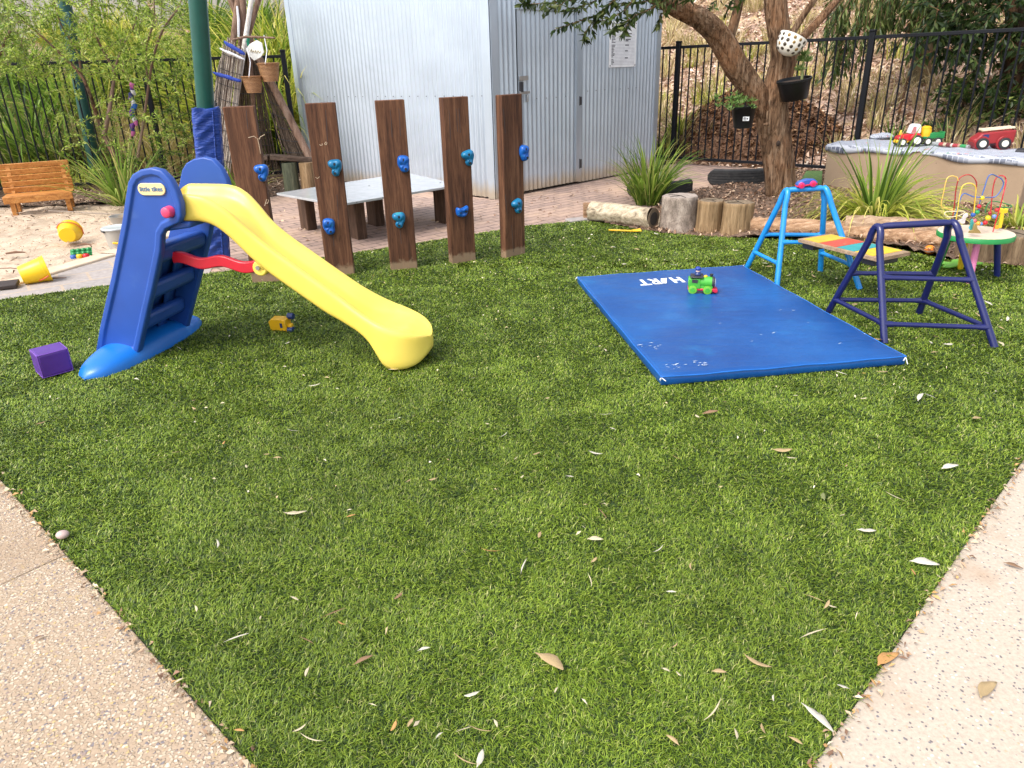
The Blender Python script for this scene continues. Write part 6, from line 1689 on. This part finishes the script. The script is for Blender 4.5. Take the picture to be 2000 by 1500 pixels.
def rag(p, q, w, m, nm='rag_tie', Y=TPY-.36):
    a, c = AT(*p, Y), AT(*q, Y-.05); b = MB(); n = 14; rings = []
    rr = random.Random(int(p[1]))
    for i in range(n+1):
        t = i/n; x = a.lerp(c, t)+Vector((0, -.035*math.sin(math.pi*t), -.003*math.sin(t*9))); h = w*.55*(1-.45*abs(2*t-1)**4)*(1+.12*math.sin(t*17+p[1])); rings.append([x+Vector((0, -.008, -h/2)), x+Vector((0, -.02, 0)), x+Vector((0, -.008, h/2)), x+Vector((0, .01, h/2)), x+Vector((0, .01, -h/2))])
    b.loft(rings); tag(b.build(nm, m, tpee, smooth=70), label=None)
rag((438, 82), (478, 105), .10, m_blue); rag((430, 95), (478, 116), .065, m_wrag); rag((417, 142), (470, 158), .085, m_blue); 
MB().tube([AT(463, 12, TPY-.08), AT(466, 40, TPY-.1), AT(466, 72, TPY-.1)], [.012, .018, .014], 8).build('ribbon', m_wrag, tpee)
cs = [AT(454, 78, TPY-.3), AT(480, 72, TPY-.32), AT(510, 73, TPY-.3), AT(537, 74, TPY-.3)]
MB().tube(cs, [.012, .015, .014, .010], 9, wob=.1).build('cross_stick', m_pole, tpee, smooth=60)
m_ribg = plain('green_ribbon', (.01, .22, .12), .5)
MB().tube([AT(487, 70, TPY-.25), AT(484, 82, TPY-.27), AT(486, 92, TPY-.27)], [.02, .022, .012], 8).build('ribbon', m_ribg, tpee); MB().tube([AT(488, 71, TPY-.25), AT(497, 73, TPY-.27), AT(503, 83, TPY-.27)], [.01, .012, .006], 8).build('ribbon', m_ribg, tpee)
hb = MB(); hp = [(480, 96), (488, 86), (502, 78), (512, 84), (516, 102), (510, 112), (497, 119), (485, 108)]
sg = thing('name_plaque', 'white plaque with faint gold script hanging from the teepee stick', 'sign', AT(498, 98, TPY-.3))
pts = [AT(x, y, TPY-.3) for x, y in hp]; hb.prism([(p.x, p.z) for p in pts], 1, TPY-.31, TPY-.295); hb.build('card', plain('plaque_white', (.74, .74, .70), .5), sg, bevel=.006)
m_gold = plain('gold_script', (.45, .34, .14), .5); sq = MB()
scr = [(489, 101), (491, 96), (492, 103), (495, 99), (497, 103), (499, 98), (501, 104), (504, 99), (506, 103), (509, 100)]
MB().tube([AT(x, y, TPY-.313) for x, y in scr], .0045, 5).build('script', m_gold, sg)
MB().tube([AT(500, 79, TPY-.3), AT(488, 72, TPY-.24)], .004, 5).build('string', m_dark, sg)
m_wick = None
def wickmat():
    m, nt, p = _new('wicker'); v = coords(nt)
    w = nt.nodes.new('ShaderNodeTexWave'); w.bands_direction = 'Z'; w.inputs['Scale'].default_value = 22; w.inputs['Distortion'].default_value = 2; w.inputs['Detail'].default_value = 2; w.inputs['Detail Scale'].default_value = 3
    L(nt, v, w.inputs['Vector'])
    L(nt, ramp(nt, w.outputs['Fac'], [(.1, (.13, .05, .018)), (.6, (.42, .20, .075)), (1, (.55, .30, .13))]), p.inputs['Base Color']); p.inputs['Roughness'].default_value = .6
    bump(nt, p, w.outputs['Fac'], .8, .01); return m
m_wick = wickmat()
for (x, y), sc, lab, ty_ in (((494, 165), 1.0, 'lower wicker basket hanging from the teepee on a white cord', TPY-.35), ((526, 141), 1.08, 'upper wicker basket hanging at the right of the teepee', TPY-.3)):
    c = AT(x, y, ty_); o = thing('wicker_basket', lab, 'basket', c, 'wicker baskets on the teepee')
    b = MB(); n = 48; prof = [(.005, -.10), (.085, -.10), (.105, -.02), (.118, .075), (.124, .085), (.122, .095), (.112, .09), (.08, -.085), (.005, -.085)]
    rings = []
    for i, (r_, z) in enumerate(prof):
        rings.append([(c.x+sc*r_*(1+.03*math.sin(k/n*2*math.pi*12+(i % 2)*math.pi))*math.cos(2*math.pi*k/n), c.y+sc*.85*r_*(1+.03*math.sin(k/n*2*math.pi*12+(i % 2)*math.pi))*math.sin(2*math.pi*k/n), c.z+sc*z) for k in range(n)])
    b.loft(rings); b.build('weave', m_wick, o, smooth=50)
    MB().tube([(c.x+.122*sc*math.cos(t), c.y+.104*sc*math.sin(t), c.z+.092*sc) for t in [2*math.pi*k/24 for k in range(25)]], .009, 8).build('rim', m_wick, o, smooth=70)
    MB().tube([c+Vector((0, -.11, .085))*sc, c+Vector((.02, -.03, .25)), c+Vector((.0, 0, .42))], .006, 6).build('cord', m_wrag, o)
a, c = AT(441, 314, 9.25), AT(606, 312, 9.45)
ws = thing('plank_seat', 'dark plank seat on short log posts below the teepee', 'seat', ((a.x+c.x)/2, 9.3, 0))
m_dseat = woodmat('dark_seat_timber', (.03, .018, .012), (.075, .048, .034), (.13, .09, .065), (1, 9, 9))
MB().bar(AT(432, 314, 9.3), AT(526, 307, 9.35), .22, .06).build('seat_plank', m_dseat, ws, bevel=.008); MB().bar(AT(527, 306, 9.34), AT(616, 312, 9.5), .24, .06).build('seat_plank', m_dseat, ws, bevel=.008)
for (x, y), r_, m in (((453, 352), .085, m_logy), ((567, 345), .10, m_tlog if False else woodmat('mossy_log', (.03, .035, .022), (.07, .08, .05), (.13, .13, .08), (9, 9, .7))), ((600, 345), .095, m_logy)):
    p = AT(x, y, 9.32); tz = .40 if x > 500 else .36; b = MB(); b.tube([(p.x, p.y+.02, -.05), (p.x, p.y+.02, tz*.5), (p.x, p.y+.02, AT(x, 318, 9.3).z)], [r_*1.03, r_, r_*.98], 22, wob=.03); b.build('post', m, ws, smooth=60)

# ============================================================ fabric garland on the fence
gl = thing('rag_garland', 'twisted garland of coloured rags hanging on the left fence', 'garland', AT(258, 215, 9.7))
rr = random.Random(15); pal = {'purple': (.16, .04, .26), 'white': (.62, .60, .62), 'blue': (.02, .10, .36), 'pink': (.50, .12, .30), 'green': (.02, .22, .12), 'navy': (.03, .03, .14)}
for i, nm in enumerate(['pink', 'purple', 'white', 'navy', 'purple', 'white', 'blue', 'blue', 'purple', 'green', 'white', 'pink', 'purple', 'navy', 'pink']):
    y = 166+6.6*i; x = 257+3*math.sin(i*1.3)+.2*(y-166)*.2; p = AT(x, y, 9.7); d = Vector((rr.uniform(-.5, .5), rr.uniform(-.4, .2), -1)).normalized()
    tag(MB().tube([p-d*.035, p+Vector((rr.uniform(-.015, .015), 0, 0)), p+d*.05], [.012, .032, .015], 9, wob=.18).build('rag', plain(nm+'_rag', pal[nm], .8), gl, smooth=70), label=nm+' rag')

# ============================================================ leafy shrubs in front of and through the left fence
FIN = [(.20, .31, .034), (.31, .44, .055), (.43, .55, .09), (.10, .18, .022), (.54, .62, .17)]
m_twig = plain('twig_brown', (.16, .10, .07), .9)
SY = 9.25
sb = thing('tall_shrub', 'tall fine leaved shrub with bare brown stems in front of the left fence', 'shrub', (AT(246, 362, SY).x, SY, 0))
B1 = [(247, 368), (240, 340), (225, 305), (206, 270), (200, 252), (186, 215), (176, 185), (160, 150), (125, 112), (75, 65), (30, 30)]
B2 = [(204, 262), (212, 225), (219, 180), (222, 140), (205, 105), (188, 70), (180, 20), (178, -30)]
B3 = [(252, 368), (268, 310), (280, 240), (290, 170), (300, 110), (320, 55), (348, 15), (360, -20)]
B4 = [(222, 140), (240, 90), (262, 50), (275, -10)]; B5 = [(160, 150), (150, 100), (120, 50), (105, 0), (100, -40)]; B6 = [(290, 170), (285, 100), (300, 40), (300, -20)]
for l, w_, sd in ((B1, [.05, .042, .035, .032, .030, .024, .020, .017, .014, .010, .006], 41), (B2, [.026, .024, .022, .02, .017, .013, .01, .007], 42), (B3, [.022, .020, .018, .016, .014, .012, .009, .006], 43), (B4, [.014, .011, .009, .006], 44), (B5, [.015, .012, .010, .008, .005], 45), (B6, [.013, .011, .009, .006], 46)):
    limb(l, w_, m_twig if sd != 41 else barkmat('shrub_bark', (.05, .03, .02), (.13, .085, .06), (.22, .16, .12)), sb, 'stem', Y=SY, seed=sd, n=12, ridge=.05, ys=[.12*math.sin(i*1.1+sd) for i in range(len(l))])
q = random.Random(31); tw = []
def sprays(x0, x1, y0, y1, n, dens=None, l=.30, Ys=(8.6, 9.75)):
    k = 0
    while k < n:
        x, y = q.uniform(x0, x1), q.uniform(y0, y1)
        if dens and q.random() > dens(x, y): k += .3; continue
        p = AT(x, y, q.uniform(*Ys)); d = Vector((q.gauss(0, 1), q.gauss(0, .7), q.gauss(.35, .6))).normalized()*l*q.uniform(.6, 1.3)
        tw.append([p-d*.5, p+Vector((0, 0, .02)), p+d*.5]); k += 1
sprays(0, 385, -60, 150, 400, lambda x, y: .35+.65*(.5+.5*math.sin(x*.045+1)*math.cos(y*.05+x*.02)))
sprays(60, 375, 140, 235, 36, lambda x, y: .45+.4*math.sin(x*.06+y*.03)); sprays(130, 375, 225, 340, 30, lambda x, y: .55)
foliage('foliage', tw, sb, 190, .05, .0145, FIN, 88, .0, .04, .003, m_twig)
g = AT(350, 330, 9.6); s2 = thing('leafy_shrub', 'mid green bushy shrub against the fence behind the slide top', 'shrub', (g.x, g.y, 0)); tw = []
sprays(200, 262, 290, 372, 26, None, .24, (8.9, 9.5)); sprays(300, 400, 140, 340, 48, None, .30, (9.4, 10.0))
foliage('foliage', tw, s2, 150, .055, .017, [(.08, .16, .02), (.15, .25, .03), (.24, .35, .05), (.05, .10, .015)], 89, .1, .035, .004, m_twig)
g = AT(0, 100, 9.0); s3 = thing('leafy_branch_shrub', 'shrub with longer hanging leaves at the top left frame edge', 'shrub', (g.x-.3, g.y, 0)); tw = []
sprays(-60, 60, 0, 130, 40, None, .4, (8.8, 9.6)); limb([(-40, 400), (-30, 250), (-10, 130), (20, 60)], [.04, .035, .025, .015], m_twig, s3, 'stem', Y=9.1, seed=48, n=10)
foliage('foliage', tw, s3, 45, .12, .018, [(.16, .24, .05), (.24, .33, .08), (.09, .15, .03), (.36, .40, .14)], 90, .6, .06, .004, m_twig)
# ============================================================ fallen leaves on the turf, each one an object
def leafmat(name, c): return mat(name, [(.3, tuple(x*.75 for x in c)), (.7, c)], 60, rough=.7, bmp=.2, bscale=90)
lm = [leafmat('dry_leaf_cream', (.55, .47, .31)), leafmat('dry_leaf_tan', (.42, .30, .15)), leafmat('dry_leaf_brown', (.26, .15, .08)), leafmat('dry_leaf_pale', (.60, .55, .45)), leafmat('dry_leaf_green', (.22, .24, .09)), leafmat('dry_leaf_orange', (.52, .27, .09))]
def leafmesh(k):
    r_ = random.Random(k); n = 7; vs = []; cv = r_.uniform(-.25, .25); lift = r_.uniform(.05, .22); asp = r_.uniform(.16, .34) if k < 6 else r_.uniform(.04, .07)
    for i in range(n+1):
        t = i/n; w = asp*math.sin(math.pi*min(1, t*.96+.02))**.8*(1 if t > .15 else .5); x = t-.5; y = cv*(4*x*x-1)*.5; z = lift*(2*x)**2*.25
        vs += [(x, y-w/2, z+w*.12), (x, y, z), (x, y+w/2, z+w*r_.uniform(.05, .3))]
    fs = []
    for i in range(n):
        for j in (0, 1): fs.append((3*i+j, 3*i+3+j, 3*i+4+j, 3*i+1+j))
    me = bpy.data.meshes.new('dry_leaf'); me.from_pydata(vs, [], fs); me.shade_smooth(); return me
LMESH = {}
def leafobj(px, py, ln, ang, ci, kind, label, cat, group=None, z=.024):
    key = (kind, ci)
    if key not in LMESH:
        me = leafmesh(kind); me.materials.append(lm[ci]); LMESH[key] = me
    o = bpy.data.objects.new('dry_leaf' if kind < 6 else 'dry_twig', LMESH[key]); COL.objects.link(o)
    o.location = G(px, py, z); o.rotation_euler = (random.uniform(-.25, .25), random.uniform(-.18, .18), ang); o.scale = (ln, ln, ln)
    m = o.modifiers.new('solid', 'SOLIDIFY'); m.thickness = .006
    return tag(o, label, cat, group)
NAMED = [(577, 1001, .085, -.15, 0, 0, 'largest cream leaf on open turf below the slide end'), (1072, 1294, .10, -.85, 1, 1, 'long tan leaf lying on the near turf at bottom centre'), (1479, 1291, .07, -.7, 1, 2, 'tan pointed leaf on the turf near the pale apron'), (1595, 1402, .085, -1.1, 3, 3, 'long white curled leaf beside the apron edge at bottom right'),
 (1527, 878, .075, -.1, 1, 0, 'tan oval leaf on the turf directly below the mat'), (1163, 884, .055, -.4, 3, 2, 'small white leaf below the near corner of the mat'), (1855, 913, .065, .1, 3, 1, 'white leaf on the turf near the right frame edge'), (1908, 817, .055, .3, 1, 4, 'wide tan leaf low on the right of the trestle'), (1798, 776, .075, .8, 3, 4, 'broad white leaf fragment below the navy trestle feet'),
 (1387, 806, .075, .2, 2, 3, 'brown leaf just below the front edge of the mat'), (1692, 1036, .055, -.3, 3, 5, 'white chip on the turf right of centre'), (1805, 1101, .080, -.2, 3, 1, 'long white leaf touching the right turf edge'), (709, 1290, .055, .5, 2, 4, 'brown leaf on the near turf left of the long tan leaf'), (828, 1268, .035, .4, 3, 4, 'small pale chip on the near turf above the bottom edge'),
 (541, 894, .035, .1, 1, 4, 'short tan leaf on the turf below the slide foot'), (1610, 970, .06, 1.2, 4, 4, 'greenish crumpled leaf right of turf centre'), (937, 1482, .045, 1.3, 3, 5, 'pale chip at the very bottom edge of the turf'), (768, 722, .05, .05, 3, 1, 'curved white leaf under the yellow chute end'), (614, 752, .06, .35, 3, 2, 'white leaf on turf between rocker foot and chute end'),
 (1162, 1054, .05, -.1, 0, 1, 'cream curved leaf on the middle of the turf'), (1825, 688, .045, .1, 1, 4, 'square tan bark chip between the navy trestle legs'), (560, 650+20, .05, 1.3, 3, 2, 'white leaf right beside the tipped toy truck'), (1722, 726, .06, .05, 1, 0, 'tan leaf tucked under the near right mat corner'), (1160, 1054+40, .03, .8, 1, 5, 'tan crumb of leaf on the middle of the turf')]
for x, y, l, a, ci, k, lab in NAMED: leafobj(x, y, l*1.05, a, ci, k, lab, 'leaf')
r_ = random.Random(77); k = 0
lo = [(p.x, p.y) for p in MC]
def free(p):
    return not in_poly(np.array([p.x]), np.array([p.y]), lo)[0]
while k < 105:
    y = 470+ (1490-470)*r_.random()**1.5; x = r_.uniform(0, 2000)
    g = G(x, y)
    if not in_poly(np.array([g.x]), np.array([g.y]), TURF2)[0] or not free(g): continue
    if x < 500 and y < 700 and r_.random() < .5: continue
    tw_ = r_.random() < .3
    l = r_.uniform(.018, .042) if not tw_ else r_.uniform(.04, .09)
    leafobj(x, y, l, r_.uniform(0, 6.28), r_.choice([0, 0, 1, 1, 3, 3, 5, 2]), r_.randint(6, 8) if tw_ else r_.randint(0, 5), 'thin dry twig lying loose on the green turf' if tw_ else 'small dry leaf fragment lying loose on the green turf', 'twig' if tw_ else 'leaf', 'dry twigs on the turf' if tw_ else 'dry leaf fragments on the turf')
    k += 1
while k < 175:
    x, y = r_.uniform(1150, 1990), r_.uniform(455, 690); g = G(x, y)
    if not in_poly(np.array([g.x]), np.array([g.y]), TURF2)[0] or not free(g): continue
    leafobj(x, y, r_.uniform(.03, .075), r_.uniform(0, 6.28), r_.choice([0, 1, 3, 3, 1]), r_.randint(0, 5), 'small dry leaf fragment lying loose on the green turf', 'leaf', 'dry leaf fragments on the turf'); k += 1
for (x, y, l, a, ci, lab) in ((1930, 1350, .09, .6, 1, 'tan leaf caught on the pale apron'), (1255*0+1978, 1105, .05, -.6, 2, 'brown leaf lying on the pale apron near the frame edge'), (1420*0+1735, 1290, .09, .5, 5, 'ochre curled leaf lying across the apron edge'), (75, 1245, .03, .6, 2, 'dark bark crumb lying on the aggregate path')):
    leafobj(x, y, l, a, ci, 1, lab, 'leaf', z=.010)
g = G(122, 1044, .03); tag(MB().add(*_ell(g, (.022, .018, .014), 12, 8)).build('seed_pod', plain('pod_pinkish', (.45, .33, .30), .6), loc=g, smooth=80), 'small pinkish seed pod at the left turf edge', 'seed pod')
